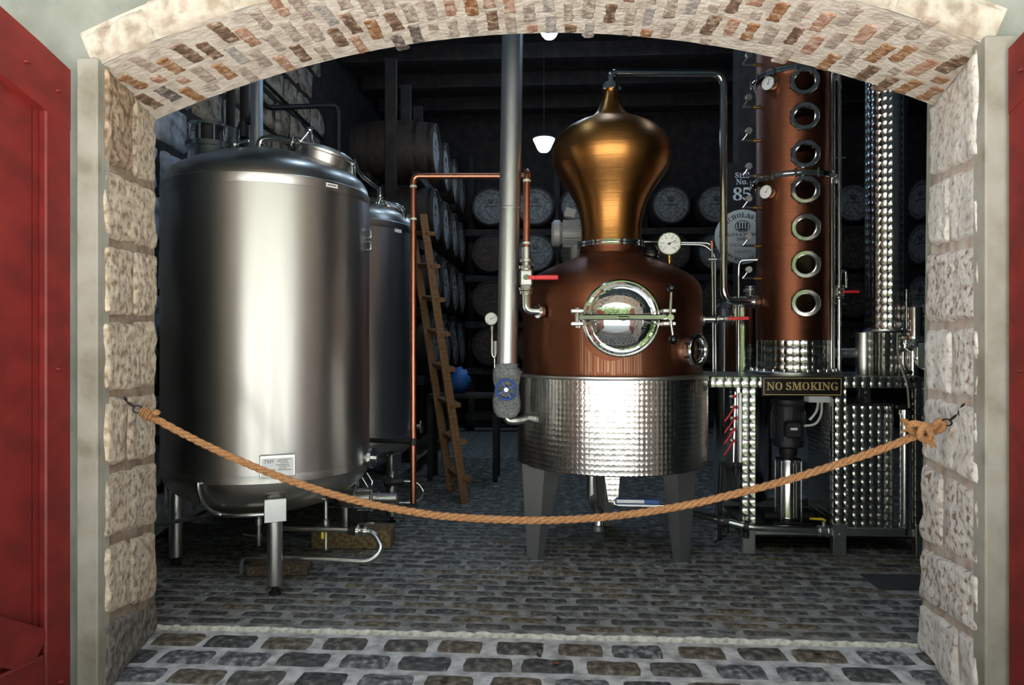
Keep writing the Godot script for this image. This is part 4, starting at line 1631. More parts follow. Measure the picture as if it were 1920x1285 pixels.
	var rc := Transform3D(Basis.IDENTITY, Vector3(1.5, 0, -5.62))
	s.lathe([Vector2(0, 0.16), Vector2(0.2, 0.17), Vector2(0.21, 0.2), Vector2(0.21, 1.66), Vector2(0.19, 1.72), Vector2(0.1, 1.76), Vector2(0, 1.77)], rc, 48)
	part("shell", s, M.bright_steel, t)
	for k in 3:
		var a := TAU * k / 3 + 0.3
		s = Sh.new()
		s.rod(rc * Vector3(sin(a) * 0.17, 0, cos(a) * 0.17), rc * Vector3(sin(a) * 0.17, 0.22, cos(a) * 0.17), 0.02, 12)
		part("leg", s, M.satin_steel, t)
	s = Sh.new()
	s.rod(rc * Vector3(0.05, 1.74, 0.1), rc * Vector3(0.05, 1.84, 0.1), 0.04, 20)
	s.rod(rc * Vector3(0.05, 1.8, 0.1), rc * Vector3(0.05, 1.815, 0.1), 0.055, 20)
	part("top_port", s, M.satin_steel, t)


# ---------------------------------------------------------------- stand with its machinery
func build_stand() -> void:
	var t := thing("equipment_stand", "engine-turned steel frame carrying the column and condenser", "stand")
	var z0 := -4.66
	var s := Sh.new()
	s.box(Vector3(1.75, 1.138, z0 - 0.03), Vector3(1.4, 0.074, 0.06), Basis.IDENTITY, 0.004)
	part("front_beam", s, M.swirl_steel_large, t)
	s = Sh.new()
	s.box(Vector3(1.75, 1.138, -5.52), Vector3(1.4, 0.074, 0.06), Basis.IDENTITY, 0.004)
	part("rear_beam", s, M.swirl_steel, t)
	s = Sh.new()
	s.box(Vector3(1.76, 1.168, -5.1), Vector3(1.38, 0.012, 0.8), Basis.IDENTITY, 0.002)
	part("deck", s, M.satin_steel, t)
	for p in [[1.3, z0 - 0.03], [1.885, z0 - 0.03], [2.41, z0 - 0.03], [1.5, -5.52], [2.41, -5.52]]:
			var x: float = p[0]
			var z: float = p[1]
			s = Sh.new()
			s.box(Vector3(x, 0.65, z), Vector3(0.09, 0.9, 0.05), Basis.IDENTITY, 0.004)
			part("leg", s, M.swirl_steel_large, t)
			s = Sh.new()
			s.box(Vector3(x, 0.105, z + 0.002), Vector3(0.084, 0.21, 0.062), Basis.IDENTITY, 0.004)
			s.rod(Vector3(x, 0.14, z + 0.03), Vector3(x, 0.14, z + 0.04), 0.01, 8)
			part("foot", s, M.galvanised, t)
	for z in [z0 - 0.04, -5.52]:
		s = Sh.new()
		s.box(Vector3(1.855, 0.15, z), Vector3(1.03, 0.05, 0.04), Basis.IDENTITY, 0.003)
		part("lower_rail", s, M.galvanised, t)
	s = Sh.new()
	s.box(Vector3(1.855, 0.115, -5.1), Vector3(1.03, 0.012, 0.8), Basis.IDENTITY, 0.002)
	part("lower_deck", s, M.dark_iron, t)
	s = Sh.new()
	s.box(Vector3(2.352, 1.160, -4.640), Vector3(0.03, 0.03, 0.03), Basis.IDENTITY, 0.006)
	s.rod(Vector3(2.308, 1.157, -4.620), Vector3(2.382, 1.157, -4.620), 0.004, 8)
	part("drain_plug", s, M.dark_iron, t)

	t = thing("no_smoking_sign", "black sign with gold border and lettering hung on the steel frame", "sign")
	var bc := Vector3(1.631, 1.113, -4.630)
	s = Sh.new()
	s.box(bc, Vector3(0.515, 0.128, 0.014), Basis.IDENTITY, 0.003)
	part("board", s, M.sign_black, t)
	s = Sh.new()
	for k in [-1.0, 1.0]:
		s.box(bc + Vector3(0, 0.054 * k, 0.0075), Vector3(0.497, 0.0045, 0.002), Basis.IDENTITY, 0.0)
		s.box(bc + Vector3(0.2465 * k, 0, 0.0075), Vector3(0.0045, 0.1125, 0.002), Basis.IDENTITY, 0.0)
	part("border", s, M.sign_gold, t)
	s = Sh.new()
	write_line(s, "NO SMOKING", serif, 0.049, Transform3D(Basis.IDENTITY, bc + Vector3(0, 0, 0.0075)), 0.99)
	part("lettering", s, M.sign_gold, t)

	# vertical multistage pump
	t = thing("vertical_pump", "upright pump with black motor over a chrome barrel inside the frame", "pump")
	var pc := Vector3(1.649, 0.123, -4.950)
	var px := Transform3D(Basis.IDENTITY, Vector3(pc.x, 0.121, pc.z))
	var yy := func(v: float) -> float: return 1.4 + (642.5 - v) / 1300.0 * 4.85 - 0.121
	s = Sh.new()
	s.box(px * Vector3(0, 0.02, 0), Vector3(0.26, 0.04, 0.2), Basis.IDENTITY, 0.006)
	s.rod(px * Vector3(-0.17, 0.06, 0), px * Vector3(0.17, 0.06, 0), 0.035, 16)
	part("pump_foot", s, M.dark_iron, t)
	s = Sh.new()
	s.lathe([Vector2(0.07, 0.04), Vector2(0.076, 0.06), Vector2(0.07, 0.075), Vector2(0.07, yy.call(866.0)), Vector2(0.085, yy.call(866.0) + 0.004), Vector2(0.085, yy.call(860.0)), Vector2(0.05, yy.call(858.0))], px, 40)
	part("barrel", s, M.bright_steel, t)
	for k in 4:
		var a := TAU * (k + 0.5) / 4
		s = Sh.new()
		s.rod(px * Vector3(sin(a) * 0.095, 0.04, cos(a) * 0.095), px * Vector3(sin(a) * 0.095, yy.call(862.0), cos(a) * 0.095), 0.006, 8)
		part("tie_rod", s, M.satin_steel, t)
	s = Sh.new()
	s.lathe([Vector2(0.045, yy.call(860.0)), Vector2(0.06, yy.call(850.0)), Vector2(0.06, yy.call(840.0)), Vector2(0.1, yy.call(836.0))], px, 24)
	part("lantern", s, M.dark_iron, t)
	s = Sh.new()
	s.lathe([Vector2(0.06, yy.call(838.0)), Vector2(0.1, yy.call(836.0)), Vector2(0.105, yy.call(828.0)), Vector2(0.105, yy.call(765.0)), Vector2(0.1, yy.call(760.0)), Vector2(0.108, yy.call(756.0)), Vector2(0.108, yy.call(749.0)), Vector2(0.09, yy.call(745.0)), Vector2(0, yy.call(745.0))], px, 40)
	var mo := part("motor", s, M.motor_black, t)
	for k in 20:
		var a := TAU * k / 20
		var b := Sh.new()
		b.box(px * Vector3(sin(a) * 0.108, yy.call(797.0), cos(a) * 0.108), Vector3(0.005, 0.2, 0.016), Basis(Vector3.UP, a), 0.001)
		part("fin", b, M.motor_black, mo)
	s = Sh.new()
	s.box(Vector3(1.631, 0.809, -4.800), Vector3(0.105, 0.11, 0.06), Basis.IDENTITY, 0.01)
	var tb := part("terminal_box", s, M.black_plastic, mo)
	s = Sh.new()
	s.box(Vector3(1.627, 0.817, -4.768), Vector3(0.046, 0.015, 0.002), Basis.IDENTITY, 0.0)
	part("maker_label", s, M.paper, tb)

	# control box and grey cables above the pump
	t = thing("control_box", "small pale grey control box with two cables under the sign", "box")
	s = Sh.new()
	s.box(Vector3(1.837, 1.023, -4.850), Vector3(0.2, 0.06, 0.1), Basis.IDENTITY, 0.006)
	part("housing", s, M.paper, t)
	for cb in [[Vector3(1.808, 1.003, -4.820), Vector3(1.797, 0.931, -4.820), Vector3(1.748, 0.873, -4.820)], [Vector3(1.829, 1.004, -4.820), Vector3(1.829, 0.909, -4.820), Vector3(1.790, 0.840, -4.820), Vector3(1.709, 0.833, -4.820)]]:
		s = Sh.new()
		s.tube(Sh.bent(cb, 0.05), 0.009, 10)
		part("cable", s, M.white_cable, t)

	# cabinet on the right, mirrors the daylight
	t = thing("steel_cabinet", "engine-turned steel cabinet filling the frame's right bay", "cabinet")
	s = Sh.new()
	s.box(Vector3(2.105, 0.5555, -5.05), Vector3(0.39, 0.869, 0.5), Basis.IDENTITY, 0.008)
	part("body", s, M.swirl_steel, t)
	s = Sh.new()
	s.box(Vector3(2.105, 0.5555, -4.797), Vector3(0.36, 0.84, 0.008), Basis.IDENTITY, 0.003)
	part("front_panel", s, M.swirl_steel_large, t)
	t = thing("drain_column", "vertical chrome tube in front of the steel cabinet's right edge", "pipe")
	s = Sh.new()
	s.tube([Vector3(2.318, 0.199, -4.700), Vector3(2.318, 0.935, -4.700)], 0.03, 20)
	part("tube", s, M.pipe_steel, t)
	s = Sh.new()
	s.rod(Vector3(2.318, 0.925, -4.700), Vector3(2.318, 0.960, -4.700), 0.036, 20)
	s.rod(Vector3(2.318, 0.181, -4.700), Vector3(2.318, 0.216, -4.700), 0.036, 20)
	part("end_cap", s, M.bright_steel, t)
	s = Sh.new()
	s.rod(Vector3(2.318, 0.953, -4.700), Vector3(2.318, 0.995, -4.700), 0.02, 14)
	s.box(Vector3(2.305, 0.979, -4.680), Vector3(0.11, 0.03, 0.03), Basis.IDENTITY, 0.008)
	part("shut_off", s, M.dark_iron, t)
	s = Sh.new()
	s.rod(Vector3(2.318, 0.192, -4.700), Vector3(2.318, 0.132, -4.700), 0.022, 14)
	part("bottom_elbow", s, M.dark_iron, t)

	# row of red-levered valves and the level bar on the left of the frame
	t = thing("valve_manifold", "manifold of small valves with slanting red levers left of the frame", "manifold")
	s = Sh.new()
	s.tube([Vector3(1.232, 1.068, -4.740), Vector3(1.217, 0.527, -4.740)], 0.012, 12)
	part("header_pipe", s, M.pipe_steel, t)
	for y in [Vector3(1.219, 1.038, -4.720), Vector3(1.223, 0.966, -4.720), Vector3(1.223, 0.891, -4.720), Vector3(1.219, 0.816, -4.720), Vector3(1.219, 0.741, -4.720)]:
		var b := Sh.new()
		b.rod(y + Vector3(0.02, 0, -0.02), y + Vector3(-0.03, 0, -0.02), 0.015, 12)
		part("cock", b, M.satin_steel, t)
		b = Sh.new()
		var l := 0.025 if y.y > 1.03 else 1.0
		b.tube([y + Vector3(0.012, 0.006, 0.01), y, y + Vector3(-0.07, -0.095, 0.01) * minf(1.0, l + 0.0)], 0.0065, 8)
		b.ball(y, 0.011, 10)
		part("red_lever", b, M.red_grip, t)
	s = Sh.new()
	s.box(Vector3(1.266, 0.832, -4.710), Vector3(0.05, 0.465, 0.03), Basis.IDENTITY, 0.003)
	part("level_bar", s, M.galvanised, t)
	s = Sh.new()
	s.rod(Vector3(1.230, 0.595, -4.720), Vector3(1.230, 0.516, -4.720), 0.02, 14)
	s.rod(Vector3(1.225, 0.573, -4.700), Vector3(1.225, 0.559, -4.700), 0.028, 14)
	s.tube([Vector3(1.230, 0.516, -4.720), Vector3(1.235, 0.341, -4.740)], 0.006, 8)
	s.tube([Vector3(1.223, 0.538, -4.720), Vector3(1.151, 0.580, -4.800)], 0.014, 10)
	s.tube(Sh.bent([Vector3(1.151, 0.580, -4.800), Vector3(1.143, 0.355, -4.800), Vector3(1.143, 0.049, -4.800)], 0.02), 0.014, 10)
	part("drain_cock", s, M.dark_iron, t)

	# glass parrot with its fittings
	t = thing("spirit_safe", "glass dome on a polished steel cup at the frame's right end", "spirit safe")
	var sc := Vector3(2.458, 1.424, -4.850)
	var sx := Transform3D(Basis.IDENTITY, sc)
	s = Sh.new()
	s.lathe([Vector2(0.071, 0.0), Vector2(0.071, 0.21), Vector2(0.066, 0.245), Vector2(0.05, 0.272), Vector2(0.028, 0.288), Vector2(0.014, 0.292), Vector2(0.012, 0.297)], sx, 40)
	part("glass_bell", s, M.bell_glass, t)
	s = Sh.new()
	s.ball(sc + Vector3(0, 0.315, 0), 0.019, 18)
	part("glass_knob", s, M.bell_glass, t)
	s = Sh.new()
	s.lathe([Vector2(0, -0.085), Vector2(0.03, -0.083), Vector2(0.055, -0.066), Vector2(0.074, -0.035), Vector2(0.082, -0.004), Vector2(0.09, 0.0), Vector2(0.09, 0.018), Vector2(0.074, 0.02), Vector2(0.068, 0.0)], sx, 40)
	part("cup", s, M.mirror_steel, t)
	s = Sh.new()
	s.rod(sc + Vector3(0, 0.0, 0), sc + Vector3(0, 0.215, 0), 0.045, 28)
	part("inner_tube", s, M.bright_steel, t)
	s = Sh.new()
	s.rod(Vector3(sc.x - 0.012, 1.174, sc.z), sc + Vector3(-0.012, -0.08, 0), 0.035, 24)
	part("stem", s, M.bright_steel, t)
	s = Sh.new()
	s.tube(Sh.bent([Vector3(2.357, 1.337, -4.800), Vector3(2.357, 1.248, -4.800), Vector3(2.378, 1.205, -4.800), Vector3(2.415, 1.197, -4.820)], 0.03), 0.016, 12)
	s.tube([Vector3(2.452, 1.767, -4.950), Vector3(2.452, 1.409, -4.950)], 0.0125, 12)
	part("feed_pipe", s, M.pipe_steel, t)
	s = Sh.new()
	s.tube(Sh.bent([Vector3(2.450, 1.366, -4.800), Vector3(2.440, 1.266, -4.780), Vector3(2.468, 1.224, -4.760), Vector3(2.526, 1.225, -4.740)], 0.04), 0.017, 12)
	s.rod(Vector3(2.445, 1.305, -4.790), Vector3(2.445, 1.288, -4.790), 0.027, 16)
	part("outlet_pipe", s, M.bright_steel, t)
	s = Sh.new()
	s.tube(Sh.bent([Vector3(2.309, 1.462, -4.780), Vector3(2.280, 1.321, -4.720), Vector3(2.262, 1.219, -4.620), Vector3(2.285, 1.127, -4.600), Vector3(2.310, 0.977, -4.630)], 0.09), 0.0065, 8)
	part("hose", s, M.clear_hose, t)
	t = thing("junction_box", "plain grey electrical box beside the glass dome at the jamb", "box")
	s = Sh.new()
	s.box(Vector3(2.478, 1.314, -4.720), Vector3(0.1, 0.165, 0.07), Basis.IDENTITY, 0.006)
	part("housing", s, M.grey_box, t)
	s = Sh.new()
	s.box(Vector3(2.458, 1.315, -4.683), Vector3(0.086, 0.15, 0.006), Basis.IDENTITY, 0.002)
	part("cover", s, M.grey_box, t)
	s = Sh.new()
	s.rod(Vector3(2.467, 1.233, -4.720), Vector3(2.467, 1.177, -4.720), 0.012, 12)
	part("gland", s, M.black_plastic, t)

	# floor pipe with yellow lever
	t = thing("floor_pipe", "chrome pipe with a yellow lever running low through the frame", "pipe")
	s = Sh.new()
	s.tube(Sh.bent([Vector3(0.938, 0.227, -4.850), Vector3(1.107, 0.233, -4.620), Vector3(1.267, 0.209, -4.550), Vector3(1.723, 0.192, -4.550)], 0.05), 0.0215, 14)
	part("run", s, M.pipe_steel, t)
	for p in [[Vector3(1.120, 0.235, -4.600), Vector3(1.148, 0.228, -4.590)], [Vector3(1.236, 0.216, -4.560), Vector3(1.267, 0.209, -4.550)]]:
		s = Sh.new()
		s.rod(p[0], p[1], 0.038, 18)
		s.rod((p[0] + p[1]) / 2, (p[0] + p[1]) / 2 - Vector3(0, 0.075, 0), 0.02, 12)
		part("union", s, M.dark_iron, t)
	s = Sh.new()
	s.rod(Vector3(1.703, 0.191, -4.550), Vector3(1.777, 0.193, -4.550), 0.034, 16)
	s.rod(Vector3(1.740, 0.192, -4.550), Vector3(1.740, 0.254, -4.550), 0.014, 12)
	s.ring(Vector3(1.710, 0.192, -4.550), Vector3.RIGHT, 0.032, 0.005, 18, 6)
	s.ring(Vector3(1.760, 0.192, -4.550), Vector3.RIGHT, 0.034, 0.006, 18, 6)
	part("cock", s, M.satin_steel, t)
	s = Sh.new()
	s.tube([Vector3(1.742, 0.262, -4.530), Vector3(1.726, 0.272, -4.530), Vector3(1.646, 0.274, -4.530)], 0.008, 8)
	part("yellow_lever", s, M.yellow_grip, t)
	s = Sh.new()
	s.rod(Vector3(1.108, 0.038, -4.800), Vector3(1.142, 0.136, -4.620), 0.006, 8)
	part("stay", s, M.dark_iron, t)


# ---------------------------------------------------------------- pipework between the machines
func build_pipes() -> void:
	var t := thing("vapour_pipe", "chrome pipe from the still's helmet tip over to the copper column", "pipe")
	var s := Sh.new()
	s.tube(Sh.bent([Vector3(0.403, 3.16, -4.773), Vector3(0.403, 3.245, -4.773), Vector3(1.205, 3.291, -4.950), Vector3(1.205, 1.687, -4.950), Vector3(1.472, 1.690, -5.020)], 0.1), 0.0255, 20)
	part("run", s, M.bright_steel, t)
	s = Sh.new()
	s.lathe([Vector2(0.04, 3.12), Vector2(0.058, 3.125), Vector2(0.058, 3.15), Vector2(0.05, 3.155), Vector2(0.05, 3.175), Vector2(0.04, 3.18), Vector2(0.036, 3.2), Vector2(0.026, 3.202)], Transform3D(Basis.IDENTITY, Vector3(0.403, 0, -4.773)), 28)
	var nut := part("union_nut", s, M.bright_steel, t)
	for k in 5:
		var a := TAU * (k + 0.25) / 5
		s = Sh.new()
		s.box(Vector3(0.403 + sin(a) * 0.06, 3.138, -4.773 + cos(a) * 0.06), Vector3(0.02, 0.03, 0.02), Basis(Vector3.UP, a), 0.004)
		part("nut_lug", s, M.bright_steel, nut)
	s = Sh.new()
	s.rod(Vector3(1.407, 1.689, -5.000), Vector3(1.457, 1.690, -5.020), 0.045, 20)
	part("end_flange", s, M.satin_steel, t)

	t = thing("steam_pipe", "wide galvanised upright pipe in front of the still's left side", "pipe")
	s = Sh.new()
	s.tube([Vector3(-0.248, 3.520, -4.420), Vector3(-0.269, 2.253, -4.420)], 0.068, 32)
	part("upper_length", s, M.galvanised, t)
	s = Sh.new()
	s.tube([Vector3(-0.269, 2.260, -4.420), Vector3(-0.286, 1.252, -4.420)], 0.065, 32)
	part("lower_length", s, M.galvanised, t)
	s = Sh.new()
	s.ring(Vector3(-0.269, 2.257, -4.420), Vector3.UP, 0.066, 0.006, 32, 8)
	part("joint", s, M.galvanised, t)
	# grey padded sleeve tied round the valve
	s = Sh.new()
	var prof := [[0.02, -0.175], [0.06, -0.165], [0.08, -0.135], [0.088, -0.1], [0.089, -0.06], [0.082, -0.02], [0.076, 0.02], [0.08, 0.06], [0.09, 0.1], [0.086, 0.135], [0.07, 0.155], [0.074, 0.166], [0.08, 0.172], [0.066, 0.175]]
	var sc := Vector3(-0.289, 1.092, -4.420)
	var f := noise(77, 1.0, 3)
	var rows := []
	for p in prof:
		var row := []
		for k in 37:
			var a := TAU * k / 36
			var o := Vector3(sin(a), 0, cos(a))
			var r: float = p[0] * (1.0 + 0.13 * f.get_noise_3d(o.x * 2.6, p[1] * 16.0, o.z * 2.6))
			row.append(sc + o * r + Vector3(0, p[1] + 0.008 * f.get_noise_3d(o.x * 3.0, p[1] * 3.0, o.z * 3.0), 0))
		rows.append(row)
	for j in rows.size() - 1:
		pass
	var first := s.v.size()
	for j in rows.size():
		for k in 37:
			var o: Vector3 = rows[j][k] - sc
			o.y = 0
			s.vert(rows[j][k], o.normalized())
	for j in rows.size() - 1:
		for k in 36:
			var q := first + j * 37 + k
			s.tri(q, q + 1, q + 38)
			s.tri(q, q + 38, q + 37)
	part("sleeve", s, M.sleeve_cloth, t)
	s = Sh.new()
	s.tube(Sh.bent([Vector3(-0.296, 0.949, -4.420), Vector3(-0.282, 0.901, -4.420), Vector3(-0.214, 0.898, -4.420), Vector3(-0.138, 0.917, -4.500)], 0.045), 0.027, 16)
	part("elbow", s, M.satin_steel, t)
	t = thing("handwheel", "small blue handwheel on the grey padded valve sleeve", "handwheel")
	var hc := Vector3(-0.284, 1.107, -4.300)
	s = Sh.new()
	s.ring(hc, Vector3.BACK, 0.062, 0.0075, 32, 8)
	part("rim", s, M.blue_wheel, t)
	for k in 4:
		var a := PI / 2 * k + 0.5
		s = Sh.new()
		s.box(hc + Vector3(cos(a), sin(a), 0) * 0.036, Vector3(0.055, 0.013, 0.008), Basis(Vector3.BACK, a), 0.003)
		part("spoke", s, M.blue_wheel, t)
	s = Sh.new()
	s.rod(hc + Vector3(0, 0, -0.05), hc + Vector3(0, 0, 0.014), 0.014, 14)
	part("hub", s, M.bright_steel, t)

	t = thing("pressure_gauge", "small white dial on a curled pipe left of the galvanised pipe", "gauge")
	dial(t, Vector3(-0.404, 1.558, -4.600), Vector3(0, 0, 1), 0.043, 0.5)
	s = Sh.new()
	s.tube(Sh.bent([Vector3(-0.399, 1.512, -4.620), Vector3(-0.399, 1.320, -4.620), Vector3(-0.384, 1.295, -4.620), Vector3(-0.373, 1.323, -4.620), Vector3(-0.373, 1.409, -4.620)], 0.02), 0.009, 10)
	s.tube([Vector3(-0.386, 1.409, -4.640), Vector3(-0.382, 1.194, -4.640)], 0.008, 8)
	s.rod(Vector3(-0.399, 1.512, -4.620), Vector3(-0.399, 1.487, -4.620), 0.013, 10)
	part("siphon", s, M.bright_steel, t)

	t = thing("copper_pipe", "soldered copper pipe run crossing behind the galvanised pipe", "pipe")
	s = Sh.new()
	s.tube(Sh.bent([Vector3(-0.968, 0.276, -4.800), Vector3(-0.968, 2.565, -4.800), Vector3(-0.166, 2.554, -4.800), Vector3(-0.157, 2.473, -4.350), Vector3(-0.160, 1.977, -4.350)], 0.045), 0.0215, 18)
	part("run", s, M.copper_tube, t)
	for y in [Vector3(-0.968, 2.491, -4.800), Vector3(-0.968, 2.263, -4.800), Vector3(-0.157, 2.416, -4.350), Vector3(-0.160, 2.024, -4.350)]:
		s = Sh.new()
		s.rod(y - Vector3(0, 0.008, 0), y + Vector3(0, 0.008, 0), 0.0245, 18)
		part("solder_joint", s, M.solder, t)
	s = Sh.new()
	s.tube([Vector3(-1.300, 0.699, -4.900), Vector3(-0.968, 0.705, -4.800)], 0.017, 12)
	s.rod(Vector3(-0.968, 0.682, -4.800), Vector3(-0.968, 0.731, -4.800), 0.027, 14)
	part("branch", s, M.dark_iron, t)

	t = thing("steam_inlet_valve", "steel ball valve with red lever beside the galvanised pipe", "valve")
	var vc := Vector3(-0.160, 1.803, -4.350)
	s = Sh.new()
	s.rod(Vector3(-0.160, 1.911, -4.350), Vector3(-0.160, 1.998, -4.350), 0.03, 16)
	s.rod(Vector3(-0.160, 1.904, -4.350), Vector3(-0.160, 1.924, -4.350), 0.042, 18)
	s.rod(Vector3(-0.160, 1.867, -4.350), Vector3(-0.160, 1.904, -4.350), 0.024, 16)
	part("upper_union", s, M.satin_steel, t)
	ball_valve(t, vc, Vector3.UP, Vector3(1, 0.0, 0.0), 0.082, M.red_grip)
	s = Sh.new()
	s.rod(Vector3(-0.160, 1.703, -4.350), Vector3(-0.160, 1.723, -4.350), 0.042, 18)
	s.tube(Sh.bent([Vector3(-0.160, 1.716, -4.350), Vector3(-0.157, 1.599, -4.350), Vector3(-0.077, 1.596, -4.360)], 0.09), 0.027, 18)
	s.rod(Vector3(-0.090, 1.596, -4.350), Vector3(-0.067, 1.596, -4.370), 0.044, 18)
	part("elbow", s, M.bright_steel, t)

	t = thing("outlet_valve", "steel valve with bright red lever right of the still", "valve")
	s = Sh.new()
	s.rod(Vector3(0.997, 1.557, -4.750), Vector3(1.103, 1.556, -4.720), 0.024, 16)
	s.rod(Vector3(1.011, 1.557, -4.750), Vector3(1.025, 1.557, -4.750), 0.042, 18)
	part("tail", s, M.bright_steel, t)
	ball_valve(t, Vector3(1.148, 1.558, -4.700), Vector3.RIGHT, Vector3(1, 0.02, 0), 0.062, M.red_grip)

	t = thing("still_thermometer", "large round white dial on the still's right shoulder", "gauge")
	dial(t, Vector3(0.782, 2.060, -4.680), Vector3(-0.12, 0, 1), 0.077, 0.45, true)
	s = Sh.new()
	s.rod(Vector3(0.789, 1.994, -4.720), Vector3(0.790, 1.934, -4.730), 0.012, 12)
	s.rod(Vector3(0.789, 1.976, -4.720), Vector3(0.789, 1.958, -4.720), 0.019, 12)
	part("stem", s, M.brass, t)
	t = thing("shoulder_lamp", "small chrome fitting on the still's shoulder below the big dial", "fitting")
	s = Sh.new()
	s.lathe([Vector2(0, -0.03), Vector2(0.045, -0.025), Vector2(0.05, 0.0), Vector2(0.04, 0.03), Vector2(0.02, 0.055), Vector2(0, 0.06)], Transform3D(Basis(Vector3.BACK, 0.2), Vector3(0.657, 1.993, -4.620)), 24)
	part("cap", s, M.black_knob, t)
	s = Sh.new()
	s.ring(Vector3(0.654, 1.972, -4.620), Vector3(0.2, 1, 0), 0.046, 0.006, 24, 8)
	part("bezel", s, M.bright_steel, t)

	t = thing("condensate_line", "thin twin steel line bending down between still and column", "pipe")
	s = Sh.new()
	s.tube(Sh.bent([Vector3(0.613, 2.122, -5.000), Vector3(1.135, 2.107, -5.000), Vector3(1.139, 1.713, -5.000), Vector3(1.143, 1.152, -5.000)], 0.05), 0.009, 10)
	s.tube(Sh.bent([Vector3(0.895, 2.104, -5.020), Vector3(1.091, 2.099, -5.020), Vector3(1.162, 2.026, -5.020), Vector3(1.166, 1.151, -5.020)], 0.08), 0.008, 10)
	part("run", s, M.pipe_steel, t)
	s = Sh.new()
	s.rod(Vector3(1.107, 1.992, -4.990), Vector3(1.170, 1.992, -4.990), 0.012, 12)
	part("clip", s, M.satin_steel, t)
	s = Sh.new()
	s.rod(Vector3(1.135, 2.122, -5.000), Vector3(1.135, 2.073, -5.000), 0.016, 12)
	part("tee", s, M.copper_tube, t)
	t = thing("reflux_return", "bent steel tube leaving the copper column towards the receiver", "pipe")
	s = Sh.new()
	s.tube(Sh.bent([Vector3(1.481, 1.993, -5.050), Vector3(1.352, 1.996, -5.100), Vector3(1.353, 1.905, -5.120), Vector3(1.353, 1.158, -5.120)], 0.07), 0.012, 12)
	part("run", s, M.pipe_steel, t)

	# agitator motor behind the helmet
	t = thing("agitator_motor", "grey finned electric motor lying behind the copper helmet's left side", "motor")
	var ma := Vector3(-0.004, 2.225, -5.250)
	var mb := Vector3(0.077, 2.224, -5.250)
	var mc := Vector3(0.229, 2.222, -5.250)
	s = Sh.new()
	s.rod(ma, mb, 0.1, 32, 0.02)
	part("fan_cover", s, M.motor_grey, t)
	s = Sh.new()
	s.rod(mb, mc, 0.085, 32)
	var bodym := part("body", s, M.motor_grey, t)
	for k in 24:
		var a := TAU * k / 24
		var b := Sh.new()
		b.box((mb + mc) / 2 + Vector3(0, sin(a), cos(a)) * 0.093, Vector3(0.14, 0.005, 0.02), Basis(Vector3.RIGHT, -a), 0.001)
		part("fin", b, M.motor_grey, bodym)
	s = Sh.new()
	s.box(Vector3(0.137, 2.372, -5.250), Vector3(0.09, 0.07, 0.1), Basis(Vector3.BACK, -0.25), 0.008)
	part("terminal_box", s, M.motor_grey, t)
	s = Sh.new()
	s.rod(Vector3(mc.x - 0.05, 1.8, mc.z), Vector3(mc.x - 0.05, mc.y - 0.05, mc.z), 0.04, 18)
	part("pedestal", s, M.motor_grey, t)

	# drain loop under the front tank
	t = thing("drain_pipe", "bent steel drain pipe looping across the floor under the front tank", "pipe")
	s = Sh.new()
	s.tube(Sh.bent([Vector3(-1.826, 0.043, -3.980), Vector3(-1.823, 0.140, -3.980), Vector3(-1.727, 0.151, -3.960), Vector3(-1.040, 0.142, -3.920), Vector3(-0.976, 0.205, -3.960), Vector3(-1.048, 0.292, -4.020), Vector3(-1.197, 0.288, -4.040), Vector3(-1.648, 0.283, -4.080)], 0.11), 0.0165, 16)
	part("run", s, M.pipe_steel, t)
	for p in [[Vector3(-1.102, 0.291, -4.020), Vector3(-1.080, 0.292, -4.020)], [Vector3(-1.152, 0.288, -4.030), Vector3(-1.133, 0.288, -4.030)]]:
		s = Sh.new()
		s.rod(p[0], p[1], 0.033, 18)
		part("clamp", s, M.bright_steel, t)
	s = Sh.new()
	s.rod(Vector3(-1.197, 0.285, -4.040), Vector3(-1.156, 0.288, -4.030), 0.026, 16)
	part("shut_off", s, M.dark_iron, t)
	s = Sh.new()
	s.tube([Vector3(-1.140, 0.310, -4.020), Vector3(-1.131, 0.340, -4.000), Vector3(-1.031, 0.347, -3.980)], 0.007, 8)
	part("lever", s, M.bright_steel, t)
	s = Sh.new()
	s.tube([Vector3(-1.375, 0.434, -4.150), Vector3(-1.358, 0.150, -4.100)], 0.011, 10)
	s.rod(Vector3(-1.358, 0.253, -4.100), Vector3(-1.358, 0.333, -4.100), 0.018, 12)
	part("branch", s, M.satin_steel, t)
	s = Sh.new()
	s.box(Vector3(-1.361, 0.251, -4.050), Vector3(0.016, 0.04, 0.012), Basis.IDENTITY, 0.003)
	part("yellow_tag", s, M.yellow_grip, t)
	s = Sh.new()
	s.tube([Vector3(-1.815, 0.340, -4.200), Vector3(-1.815, 0.139, -4.200)], 0.013, 10)
	s.rod(Vector3(-1.815, 0.311, -4.200), Vector3(-1.815, 0.268, -4.200), 0.022, 12)
	s.rod(Vector3(-1.815, 0.218, -4.200), Vector3(-1.815, 0.185, -4.200), 0.02, 12)
	s.tube([Vector3(-1.816, 0.204, -4.180), Vector3(-1.908, 0.216, -4.180)], 0.006, 8)
	part("sample_cock", s, M.satin_steel, t)

	# transfer pump and butterfly valves right of the front tank
	t = thing("transfer_pump", "horizontal steel pump with clamped valves behind the front tank", "pump")
	s = Sh.new()
	s.rod(Vector3(-1.424, 0.347, -4.620), Vector3(-1.336, 0.349, -4.620), 0.06, 28)
	s.rod(Vector3(-1.336, 0.349, -4.620), Vector3(-1.321, 0.349, -4.620), 0.075, 28)
	s.rod(Vector3(-1.321, 0.356, -4.620), Vector3(-1.219, 0.357, -4.620), 0.056, 28)
	part("casing", s, M.satin_steel, t)
	s = Sh.new()
	s.rod(Vector3(-1.204, 0.350, -4.620), Vector3(-1.040, 0.352, -4.620), 0.034, 24)
